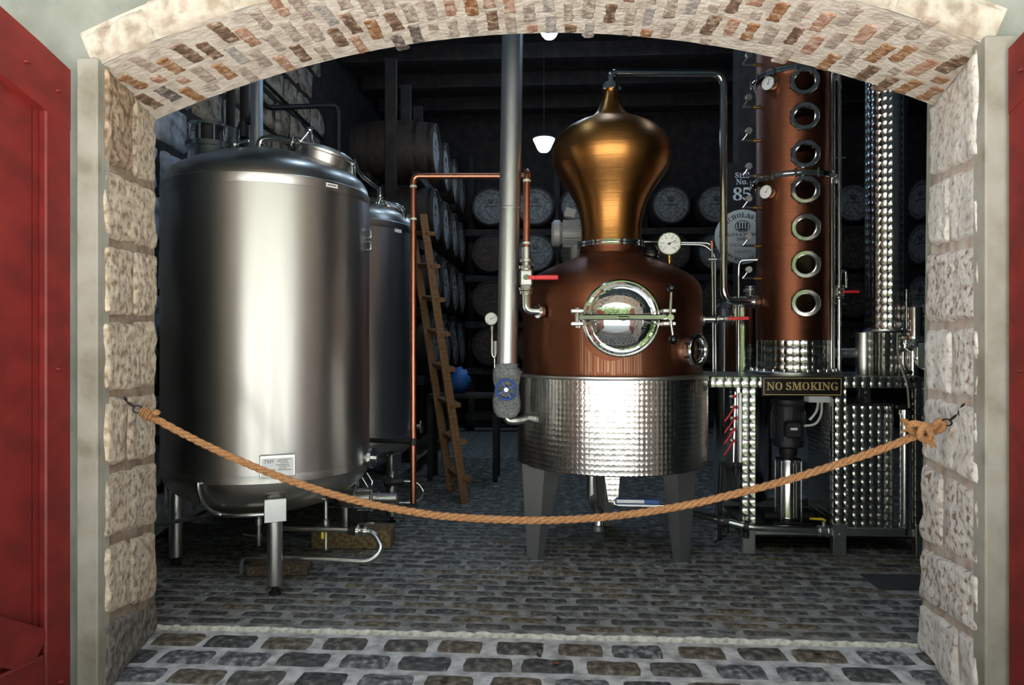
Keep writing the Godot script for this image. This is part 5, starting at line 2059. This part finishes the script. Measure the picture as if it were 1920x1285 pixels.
	s.rod(Vector3(-1.175, 0.351, -4.620), Vector3(-1.161, 0.351, -4.620), 0.042, 24)
	part("spool", s, M.satin_steel, t)
	s = Sh.new()
	s.box(Vector3(-1.205, 0.345, -4.580), Vector3(0.022, 0.155, 0.03), Basis.IDENTITY, 0.004)
	part("clamp_plate", s, M.bright_steel, t)
	for p in [[Vector3(-1.230, 0.430, -4.580), Vector3(-1.277, 0.508, -4.580)], [Vector3(-1.205, 0.438, -4.580), Vector3(-1.201, 0.470, -4.580), Vector3(-1.237, 0.527, -4.580)]]:
		s = Sh.new()
		s.tube(p, 0.006, 8)
		part("clamp_arm", s, M.bright_steel, t)
	s = Sh.new()
	s.rod(Vector3(-1.411, 0.292, -4.580), Vector3(-1.179, 0.295, -4.580), 0.006, 8)
	s.rod(Vector3(-1.303, 0.276, -4.580), Vector3(-1.194, 0.277, -4.580), 0.006, 8)
	s.rod(Vector3(-1.310, 0.408, -4.580), Vector3(-1.194, 0.409, -4.580), 0.006, 8)
	part("tie_rod", s, M.bright_steel, t)
	s = Sh.new()
	s.box(Vector3(-1.34, 0.14, -4.72), Vector3(0.12, 0.28, 0.1), Basis.IDENTITY, 0.01)
	part("pump_base", s, M.black_iron, t)
	s = Sh.new()
	s.tube(Sh.bent([Vector3(-1.103, 0.397, -4.950), Vector3(-0.979, 0.398, -4.950), Vector3(-0.913, 0.326, -4.950), Vector3(-0.971, 0.245, -4.950), Vector3(-1.103, 0.243, -4.950)], 0.07), 0.011, 12)
	part("return_bend", s, M.bright_steel, t)
	s = Sh.new()
	s.rod(Vector3(-1.200, 0.398, -4.900), Vector3(-1.076, 0.397, -4.950), 0.03, 16)
	s.rod(Vector3(-1.173, 0.399, -4.900), Vector3(-1.150, 0.399, -4.900), 0.042, 16)
	s.tube([Vector3(-1.091, 0.443, -4.930), Vector3(-0.998, 0.448, -4.930), Vector3(-0.909, 0.445, -4.930)], 0.005, 8)
	s.rod(Vector3(-1.120, 0.422, -4.920), Vector3(-1.120, 0.453, -4.920), 0.012, 10)
	part("butterfly_valve", s, M.dark_iron, t)

	# pipes on the left wall
	t = thing("wall_riser", "steel pipe rising on the left wall behind the front tank", "pipe")
	s = Sh.new()
	s.tube([Vector3(-2.177, 2.748, -5.000), Vector3(-2.177, 3.575, -5.000)], 0.045, 20)
	part("riser", s, M.galvanised, t)
	t = thing("black_downpipe", "pair of dark wall pipes with a bent spout left of the riser", "pipe")
	s = Sh.new()
	s.tube([Vector3(-2.517, 3.083, -5.300), Vector3(-2.517, 3.710, -5.300)], 0.035, 14)
	s.tube([Vector3(-2.360, 2.804, -5.200), Vector3(-2.360, 3.664, -5.200)], 0.035, 14)
	part("risers", s, M.dark_iron, t)
	s = Sh.new()
	s.tube(Sh.bent([Vector3(-2.282, 2.947, -5.000), Vector3(-2.278, 3.041, -5.000), Vector3(-2.213, 3.040, -5.000), Vector3(-2.169, 3.000, -5.000)], 0.06), 0.03, 14)
	s.rod(Vector3(-2.278, 2.915, -5.000), Vector3(-2.278, 3.002, -5.000), 0.042, 16)
	part("spout", s, M.black_iron, t)
	t = thing("cable_conduit", "dark conduit crossing the left stone wall and dropping at its end", "conduit")
	s = Sh.new()
	s.tube(Sh.bent([Vector3(-2.629, 3.578, -6.200), Vector3(-2.621, 3.582, -6.300), Vector3(-2.159, 3.803, -6.900), Vector3(-2.159, 3.248, -6.900)], 0.1), 0.025, 12)
	part("run", s, M.dark_iron, t)
	s = Sh.new()
	s.tube([Vector3(-2.654, 3.813, -6.200), Vector3(-2.548, 3.664, -7.600)], 0.016, 8)
	part("brace", s, M.dark_iron, t)


# ---------------------------------------------------------------- casks, racks, lamps
func barrel_meshes() -> Array:
	var b := Sh.new()
	var prof := [Vector2(0.0, -0.43), Vector2(0.262, -0.43), Vector2(0.265, -0.45), Vector2(0.285, -0.45)]
	for k in 11:
		var u := -1.0 + k / 5.0
		prof.append(Vector2(0.33 - 0.045 * u * u, 0.45 * u))
	prof += [Vector2(0.265, 0.45), Vector2(0.262, 0.43)]
	b.lathe(prof, Transform3D(Basis(Vector3.RIGHT, PI / 2), Vector3(0, 0, -0.45)), 32)
	var hd := Sh.new()
	hd.lathe([Vector2(0.264, 0.0), Vector2(0.0, 0.0)], Transform3D(Basis(Vector3.RIGHT, PI / 2), Vector3(0, 0, -0.018)), 40)
	var hoops := []
	for z in [-0.05, -0.2, -0.7, -0.85]:
		var h := Sh.new()
		var u: float = (z + 0.45) / 0.45
		var r := 0.333 - 0.045 * u * u
		h.lathe([Vector2(r, -0.02), Vector2(r + 0.003, -0.02), Vector2(r + 0.003, 0.02), Vector2(r, 0.02)], Transform3D(Basis(Vector3.RIGHT, PI / 2), Vector3(0, 0, z)), 32)
		hoops.append(h.mesh())
	var pr := Sh.new()
	var px := Transform3D(Basis.IDENTITY, Vector3(0, 0, -0.0165))
	write_arc(pr, "ST. NICHOLAS ABBEY", serif, 0.036, 0.215, PI / 2, true, px, 1.05)
	write_arc(pr, "CHERRY HILL   ST. PETER", serif, 0.03, 0.22, -PI / 2, false, px, 1.05)
	pr.ring(Vector3(0, 0, -0.018), Vector3.BACK, 0.25, 0.0025, 40, 4)
	pr.box(Vector3(0, 0.0, -0.017), Vector3(0.2, 0.012, 0.002), Basis.IDENTITY, 0.0)
	crest(pr, Vector3(0, 0.085, -0.017), 0.055)
	return [b.mesh(), hd.mesh(), hoops, pr.mesh()]


# oval seal with a little colonnade
func crest(sh: Sh, at: Vector3, r: float) -> void:
	for k in 24:
		var a := TAU * k / 24
		var b := TAU * (k + 1) / 24
		sh.face([at + Vector3(cos(a) * r, sin(a) * r * 0.8, 0), at + Vector3(cos(b) * r, sin(b) * r * 0.8, 0), at + Vector3(cos(b) * r * 0.9, sin(b) * r * 0.7, 0), at + Vector3(cos(a) * r * 0.9, sin(a) * r * 0.7, 0)], Vector3.BACK)
	for k in 4:
		var x := (k - 1.5) * r * 0.38
		sh.box(at + Vector3(x, 0.0, 0), Vector3(r * 0.2, r * 0.62, 0.001), Basis.IDENTITY, 0.0)
		sh.rod(at + Vector3(x, r * 0.36, -0.0005), at + Vector3(x, r * 0.36, 0.0005), r * 0.12, 8, 0.0)
	sh.box(at + Vector3(0, -r * 0.45, 0), Vector3(r * 1.1, r * 0.24, 0.001), Basis.IDENTITY, 0.0)


func build_barrels() -> void:
	var bm := barrel_meshes()
	var proto: Node3D
	var rows := ["bottom", "second lowest", "middle", "second highest", "top"]
	var levels := [0.62, 1.34, 2.06, 2.775, 3.49]
	var list := []
	var xs := [-0.94, -0.26, 0.42, 1.1, 1.8, 2.48, 3.15, 3.82, 4.49]
	var which := ["first", "second", "third", "fourth", "fifth", "sixth", "seventh", "eighth", "ninth"]
	for r in [1, 2, 3, 4]:
		for k in xs.size():
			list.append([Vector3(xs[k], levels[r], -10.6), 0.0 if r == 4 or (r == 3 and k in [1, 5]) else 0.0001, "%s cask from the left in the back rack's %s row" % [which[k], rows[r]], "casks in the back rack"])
	var ds := [7.62, 8.36, 9.1, 9.8]
	for r in [1, 2, 3, 4]:
		for k in ds.size():
			list.append([Vector3(-1.27, levels[r] + 0.04, -ds[k]), PI / 2, "%s cask from the front in the left rack's %s row" % [which[k], rows[r]], "casks in the left rack"])
	for r in [2, 3, 4]:
		for k in 2:
			list.append([Vector3(5.1, levels[r] - (0.1 if r == 4 else 0.0), -9.1 - 0.85 * k), -PI / 2 + 0.15, "%s cask from the front in the right rack's %s row" % [which[k], rows[r]], "casks in the right rack"])
	for e in list:
		var o: Node3D
		if proto == null:
			o = thing("cask", "", "barrel")
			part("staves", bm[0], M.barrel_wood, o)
			var hd := part("head", bm[1], M.head_paint, o)
			part("head_print", bm[3], M.print_black, hd)
			for h in bm[2]:
				part("hoop", h, M.black_iron, o)
			proto = o
		else:
			o = proto.duplicate()
			o.name = numbered("cask")
			add_child(o)
		o.position = e[0]
		o.rotation.y = e[1]
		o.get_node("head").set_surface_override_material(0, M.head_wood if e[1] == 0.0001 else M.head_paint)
		tag(o, e[2], "barrel", e[3])
	# timber racking: posts and the rails the casks lie on
	var rack := thing("cask_rack", "dark timber rack with casks facing the camera along the back", "rack")
	for x in [-1.28, 0.08, 1.45, 2.81, 4.16]:
		var s := Sh.new()
		s.box(Vector3(x, 2.2, -11.0), Vector3(0.09, 4.4, 0.12), Basis.IDENTITY, 0.005)
		part("post", s, M.dark_timber, rack)
	for r in 5:
		for z in [-10.75, -11.25]:
			var s := Sh.new()
			s.box(Vector3(1.7, levels[r] - 0.385, z), Vector3(6.1, 0.1, 0.1), Basis.IDENTITY, 0.005)
			part("rail", s, M.dark_timber, rack)
	rack = thing("cask_rack", "dark timber rack on the left with casks turned to the aisle", "rack")
	for z in [-7.25, -8.0, -8.73, -9.45, -10.15]:
		var s := Sh.new()
		s.box(Vector3(-1.7, 2.2, z), Vector3(0.12, 4.4, 0.07), Basis.IDENTITY, 0.005)
		part("post", s, M.dark_timber, rack)
	for r in 5:
		for x in [-1.42, -1.97]:
			var s := Sh.new()
			s.box(Vector3(x, levels[r] - 0.345, -8.7), Vector3(0.1, 0.1, 3.0), Basis.IDENTITY, 0.005)
			part("rail", s, M.dark_timber, rack)
	rack = thing("cask_rack", "dark timber rack at the far right behind the condenser", "rack")
	for z in [-8.6, -9.52, -10.4]:
		var s := Sh.new()
		s.box(Vector3(5.5, 2.2, z), Vector3(0.12, 4.4, 0.08), Basis.IDENTITY, 0.005)
		part("post", s, M.dark_timber, rack)
	for r in [2, 3, 4]:
		for x in [5.25, 5.8]:
			var s := Sh.new()
			s.box(Vector3(x, levels[r] - 0.4 - (0.1 if r == 4 else 0.0), -9.5), Vector3(0.1, 0.1, 1.9), Basis.IDENTITY, 0.005)
			part("rail", s, M.dark_timber, rack)

	# timber post carrying the still number and the round cask-head sign
	var post := thing("timber_post", "dark timber post behind the copper column's left side", "post")
	var s := Sh.new()
	s.box(Vector3(2.05, 2.62, -7.24), Vector3(0.34, 5.24, 0.2), Basis.IDENTITY, 0.01)
	part("shaft", s, M.dark_timber, post)
	var t := thing("still_number_board", "black board reading Still No. 85 in white", "sign")
	var bc := Vector3(1.915, 2.965, -7.125)
	s = Sh.new()
	s.box(bc, Vector3(0.32, 0.5, 0.03), Basis.IDENTITY, 0.004)
	part("board", s, M.board_black, t)
	s = Sh.new()
	var k := 0.0055
	write_line(s, "Still", serif, 0.052, Transform3D(Basis.IDENTITY, bc + Vector3(0, 22 * k, 0.016)))
	write_line(s, "No.", serif, 0.052, Transform3D(Basis.IDENTITY, bc + Vector3(0, 10 * k, 0.016)))
	write_line(s, "85", serif, 0.125, Transform3D(Basis.IDENTITY, bc + Vector3(0, -13 * k, 0.016)))
	part("lettering", s, M.letter_white, t)
	t = thing("cask_head_sign", "round white sign with crest and lettering behind the copper column", "sign")
	var sc := Vector3(1.919, 2.465, -7.100)
	s = Sh.new()
	s.lathe([Vector2(0, -0.03), Vector2(0.275, -0.03), Vector2(0.275, 0.0), Vector2(0.27, 0.004), Vector2(0, 0.004)], Transform3D(Basis(Vector3.RIGHT, PI / 2), sc), 48)
	part("disc", s, M.sign_white, t)
	s = Sh.new()
	var px := Transform3D(Basis.IDENTITY, sc + Vector3(0, 0, 0.0045))
	write_arc(s, "ST. NICHOLAS ABBEY", serif, 0.042, 0.215, PI / 2, true, px, 1.1)
	write_line(s, "QUALITY & TRADITION", serif, 0.027, px * Transform3D(Basis.IDENTITY, Vector3(0, 0.02, 0)))
	write_line(s, "1885", serif, 0.03, px * Transform3D(Basis.IDENTITY, Vector3(-0.01, -0.025, 0)), 1.2)
	write_line(s, "SINGLE CASK", sans, 0.027, px * Transform3D(Basis.IDENTITY, Vector3(0, -0.085, 0)), 1.2)
	write_line(s, "SKL001", sans, 0.03, px * Transform3D(Basis.IDENTITY, Vector3(0, -0.15, 0)), 1.3)
	write_arc(s, "CHERRY HILL   ST. PETER", serif, 0.03, 0.232, -PI / 2, false, px, 1.1)
	crest(s, sc + Vector3(-0.005, 0.105, 0.0055), 0.075)
	part("lettering", s, M.print_black, t)

	# pendant lamps with cold light
	var spots := [Vector3(-0.098, 3.814, -8.500), Vector3(-0.028, 4.722, -7.400), Vector3(-0.9, 4.95, -4.5), Vector3(2.2, 4.95, -5.6), Vector3(0.4, 4.95, -5.9)]
	var words := ["white glass pendant lamp glowing left of the copper helmet", "white glass pendant lamp cut off by the arch crown", "pendant lamp above the two steel tanks", "pendant lamp above the copper column and condenser", "pendant lamp hanging behind the still's helmet"]
	for i in spots.size():
		var p: Vector3 = spots[i]
		var l := thing("pendant_lamp", words[i], "lamp", Vector3.ZERO, "pendant lamps in the still house")
		s = Sh.new()
		s.lathe([Vector2(0.0, -0.075), Vector2(0.05, -0.075), Vector2(0.075, -0.05), Vector2(0.13, 0.07), Vector2(0.13, 0.075), Vector2(0.0, 0.075)], Transform3D(Basis.IDENTITY, p), 28)
		part("lamp_glass", s, M.lamp_glow, l)
		s = Sh.new()
		s.lathe([Vector2(0.0, 0.078), Vector2(0.136, 0.078), Vector2(0.136, 0.09), Vector2(0.06, 0.15), Vector2(0.0, 0.15)], Transform3D(Basis.IDENTITY, p), 28)
		s.tube([p + Vector3(0, 0.14, 0), Vector3(p.x, 5.27, p.z)], 0.004, 8)
		part("lamp_cap", s, M.black_iron, l)
		var om := OmniLight3D.new()
		om.name = "lamp_light"
		om.position = p
		om.light_color = Color(0.55, 0.72, 1.0)
		om.light_energy = 0.06
		om.light_size = 0.12
		om.omni_range = 25.0
		om.omni_attenuation = 2.0
		om.shadow_enabled = true
		l.add_child(om)


# ---------------------------------------------------------------- rope, ladder and odds and ends
func build_small() -> void:
	var t := thing("barrier_rope", "twisted brown rope hanging across the arched opening", "rope")
	var pts := [Vector3(-1.780, 1.072, -2.980), Vector3(-1.649, 0.997, -3.000), Vector3(-1.503, 0.927, -3.000), Vector3(-1.357, 0.865, -3.000), Vector3(-1.212, 0.809, -3.000), Vector3(-1.068, 0.762, -3.000), Vector3(-0.925, 0.721, -3.000), Vector3(-0.782, 0.688, -3.000), Vector3(-0.640, 0.664, -3.000), Vector3(-0.499, 0.645, -3.000), Vector3(-0.359, 0.636, -3.000), Vector3(-0.219, 0.631, -3.000), Vector3(-0.081, 0.630, -3.000), Vector3(0.058, 0.635, -3.000), Vector3(0.195, 0.646, -3.000), Vector3(0.331, 0.662, -3.000), Vector3(0.467, 0.684, -3.000), Vector3(0.603, 0.711, -3.000), Vector3(0.737, 0.745, -3.000), Vector3(0.871, 0.780, -3.000), Vector3(1.004, 0.820, -3.000), Vector3(1.136, 0.863, -3.000), Vector3(1.268, 0.909, -3.000), Vector3(1.394, 0.959, -2.990), Vector3(1.508, 1.010, -2.980), Vector3(1.568, 1.045, -2.970)]
	var cv := Curve3D.new()
	for i in pts.size():
		var tg: Vector3 = (pts[mini(i + 1, pts.size() - 1)] - pts[maxi(i - 1, 0)]) / 6.0
		cv.add_point(pts[i], -tg, tg)
	var total := cv.get_baked_length()
	var n := 420
	var s := Sh.new()
	for st in 3:
		var path := []
		for i in n + 1:
			var o := total * i / n
			var p := cv.sample_baked(o, true)
			var d := (cv.sample_baked(minf(o + 0.01, total), true) - cv.sample_baked(maxf(o - 0.01, 0), true)).normalized()
			var x := d.cross(Vector3.BACK).normalized()
			var y := d.cross(x)
			var a := TAU * st / 3.0 - o * TAU / 0.115
			path.append(p + (x * cos(a) + y * sin(a)) * 0.0085)
		s.tube(path, 0.0092, 7)
	part("cord", s, M.rope_fibre, t)
	# bound eye at the left end
	s = Sh.new()
	var e := Vector3(-1.791, 1.082, -2.975)
	for k in 5:
		s.ring(e + Vector3(0.01 * (k - 2), -0.006 * (k - 2), 0.0), Vector3(1, -0.5, 0.1), 0.018 + 0.002 * (k % 2), 0.006, 16, 6)
	s.ball(Vector3(-1.752, 1.089, -2.975), 0.02, 10, 0.7)
	part("whipping", s, M.rope_fibre, t)
	# big knot and loop at the right end
	s = Sh.new()
	var kn := [Vector3(1.518, 1.018, -2.970), Vector3(1.472, 1.045, -2.950), Vector3(1.477, 1.067, -2.930), Vector3(1.525, 1.056, -2.930), Vector3(1.552, 1.022, -2.940), Vector3(1.542, 0.999, -2.950), Vector3(1.504, 1.017, -2.930), Vector3(1.514, 1.062, -2.920), Vector3(1.558, 1.051, -2.940), Vector3(1.593, 1.076, -2.950), Vector3(1.610, 1.065, -2.950), Vector3(1.603, 1.040, -2.960), Vector3(1.573, 1.033, -2.980)]
	var kc := Curve3D.new()
	for i in kn.size():
		var tg: Vector3 = (kn[mini(i + 1, kn.size() - 1)] - kn[maxi(i - 1, 0)]) / 5.0
		kc.add_point(kn[i], -tg, tg)
	var kp := []
	for i in 121:
		kp.append(kc.sample_baked(kc.get_baked_length() * i / 120.0, true))
	s.tube(kp, 0.0145, 10)
	for i in 14:
		var a := Vector3(1.473, 1.055, -2.940)
		var q := a + Vector3(rng.randf_range(-0.04, 0.0), rng.randf_range(-0.03, 0.04), rng.randf_range(-0.01, 0.02))
		s.tube([a, q], 0.0045, 5)
	for i in 10:
		var a := Vector3(1.537, 1.007, -2.940)
		var q := a + Vector3(rng.randf_range(-0.03, 0.05), rng.randf_range(-0.05, 0.0), rng.randf_range(-0.01, 0.02))
		s.tube([a, q], 0.0045, 5)
	part("knot", s, M.rope_fibre, t)
	for sd in [[Vector3(-1.816, 1.098, -2.960), Vector3(-1.871, 1.150, -2.920)], [Vector3(1.609, 1.067, -2.940), Vector3(1.635, 1.123, -2.860)]]:
		var h := Sh.new()
		var a: Vector3 = sd[0]
		var b: Vector3 = sd[1]
		var d := (b - a).normalized()
		h.ring(a + d * 0.012, Vector3(0, 0.3, 1).cross(d).cross(d), 0.017, 0.0035, 16, 6)
		h.tube([a + d * 0.028, a.lerp(b, 0.55) + Vector3(0, 0.004, 0), b - d * 0.012], 0.0048, 8)
		h.ring(b - d * 0.006, Vector3(0, 0, 1), 0.014, 0.0035, 16, 6)
		part("snap_hook", h, M.dark_iron, t)
	for sd in [[Vector3(-1.870, 1.154, -2.900), Vector3(-0.9639, 0, 0.2662), "iron screw eye in the left jamb holding the rope hook"], [Vector3(1.634, 1.137, -2.840), Vector3(0.9817, 0, 0.1905), "iron screw eye in the right jamb holding the rope hook"]]:
		var h := Sh.new()
		var at: Vector3 = sd[0]
		h.ring(at, Vector3(0.25, 0.1, 1), 0.02, 0.0042, 20, 8)
		h.tube([at + sd[1] * 0.02, at + sd[1] * 0.07], 0.0048, 8)
		single("eye_bolt", sd[2], "eye bolt", h, M.dark_iron, "eye bolts for the rope")

	# ladder leaning in the dark
	t = thing("wooden_ladder", "pale wooden ladder leaning beside the copper pipe", "ladder")
	var a0 := Vector3(-0.755, -0.036, -6.000)
	a0.y = 0.0
	var a1 := Vector3(-1.228, 2.623, -6.550)
	var b0 := Vector3(-0.942, -0.036, -6.450)
	b0.y = 0.0
	var b1 := Vector3(-1.439, 2.699, -6.950)
	for r in [[a0, a1], [b0, b1]]:
		var ra: Vector3 = r[0]
		var rb: Vector3 = r[1]
		var y := (rb - ra).normalized()
		var x := (b0 - a0).normalized()
		x = (x - y * x.dot(y)).normalized()
		s = Sh.new()
		s.box((ra + rb) / 2, Vector3(0.028, ra.distance_to(rb), 0.075), Basis(x, y, x.cross(y)), 0.004)
		part("rail", s, M.ladder_wood, t)
	for k in 8:
		var u := (k + 0.6) / 8.2
		var y := (a1 - a0).normalized()
		var p := a0.lerp(a1, u)
		var q := b0.lerp(b1, u)
		var x := (q - p).normalized()
		s = Sh.new()
		s.box((p + q) / 2 + x.cross(y) * 0.045 * signf(x.cross(y).x), Vector3(p.distance_to(q) + 0.06, 0.04, 0.09), Basis(x, (y - x * y.dot(x)).normalized(), x.cross((y - x * y.dot(x)).normalized())), 0.004)
		part("rung", s, M.ladder_wood, t)

	# blue plastic sack on a dim crate
	s = Sh.new()
	var f := noise(88, 1.0, 3)
	var bc := Vector3(-0.949, 1.007, -7.100)
	var rows := []
	for j in 15:
		var row := []
		for i in 25:
			var th := PI * j / 14.0
			var ph := TAU * i / 24.0
			var o := Vector3(sin(th) * sin(ph), cos(th), sin(th) * cos(ph))
			row.append(bc + o * Vector3(0.1, 0.13, 0.1) * (1.0 + 0.4 * f.get_noise_3dv(o * 2.4)))
		rows.append(row)
	var first := s.v.size()
	for j in 15:
		for i in 25:
			s.vert(rows[j][i], (rows[j][i] - bc).normalized())
	for j in 14:
		for i in 24:
			var q := first + j * 25 + i
			s.tri(q, q + 1, q + 26)
			s.tri(q, q + 26, q + 25)
	single("plastic_sack", "crumpled blue plastic sack in the dark behind the ladder", "sack", s, M.blue_sheet)
	t = thing("work_bench", "low dark bench holding the blue sack behind the ladder", "bench")
	s = Sh.new()
	s.box(Vector3(bc.x + 0.05, bc.y - 0.15, bc.z), Vector3(0.7, 0.04, 0.4), Basis.IDENTITY, 0.004)
	part("top", s, M.dark_timber, t)
	for x in [-0.28, 0.38]:
		for z in [-0.16, 0.16]:
			s = Sh.new()
			s.box(Vector3(bc.x + x, (bc.y - 0.17) / 2, bc.z + z), Vector3(0.05, bc.y - 0.17, 0.05), Basis.IDENTITY, 0.003)
			part("leg", s, M.dark_timber, t)

	# timbers on the floor under the tanks
	s = Sh.new()
	s.box(Vector3(-1.653, 0.0, -4.091) + Vector3(0, 0.032, -0.04), Vector3(0.36, 0.06, 0.16), Basis(Vector3.UP, 0.1), 0.006)
	single("timber_plank", "short reddish plank on the floor behind the front tank leg", "plank", s, M.red_timber)
	s = Sh.new()
	s.box(Vector3(-1.302, 0.0, -4.605) + Vector3(-0.06, 0.066, -0.1), Vector3(0.54, 0.13, 0.2), Basis(Vector3.UP, 0.05), 0.008)
	single("timber_block", "thick squared timber block beside the drain pipe bend", "timber", s, M.rough_timber)

	# dry leaves blown onto the threshold and the floor
	var spots := [[Vector3(-0.738, 0.0, -3.808), "small dry leaf on the room floor left of the still"], [Vector3(0.032, 0.0, -3.471), "dry curled leaf on the room floor just behind the lime edge"], [Vector3(-0.056, 0.0, -3.198), "dark dry leaf on the threshold just before the lime edge"], [Vector3(-0.057, 0.0, -3.089), "dark dry leaf lying between the threshold's first two rows"], [Vector3(0.019, 0.0, -3.022), "reddish dry leaf on the threshold's second row"], [Vector3(1.186, 0.0, -3.193), "round dry leaf near the threshold's right end"], [Vector3(-0.446, 0.0, -2.843), "dark dry leaf at the bottom edge of the threshold"]]
	for k in spots.size():
		var at: Vector3 = spots[k][0]
		at.y = 0.012 if at.z < -3.33 else -0.004
		var lf := Sh.new()
		var turn := Basis(Vector3.UP, k * 1.7)
		var lr := []
		for j in 3:
			var row := []
			for i in 6:
				var u := i / 5.0 * 2.0 - 1.0
				var w := (1.0 - u * u) * 0.011
				row.append(at + turn * Vector3(u * 0.02, 0.004 + 0.006 * u * u + 0.004 * absf(j - 1.0), (j - 1.0) * w))
			lr.append(row)
		lf.grid(lr, Vector3.UP)
		single("dry_leaf", spots[k][1], "leaf", lf, M.leaf_red if k == 4 else M.leaf_dry, "dry leaves on the paving")
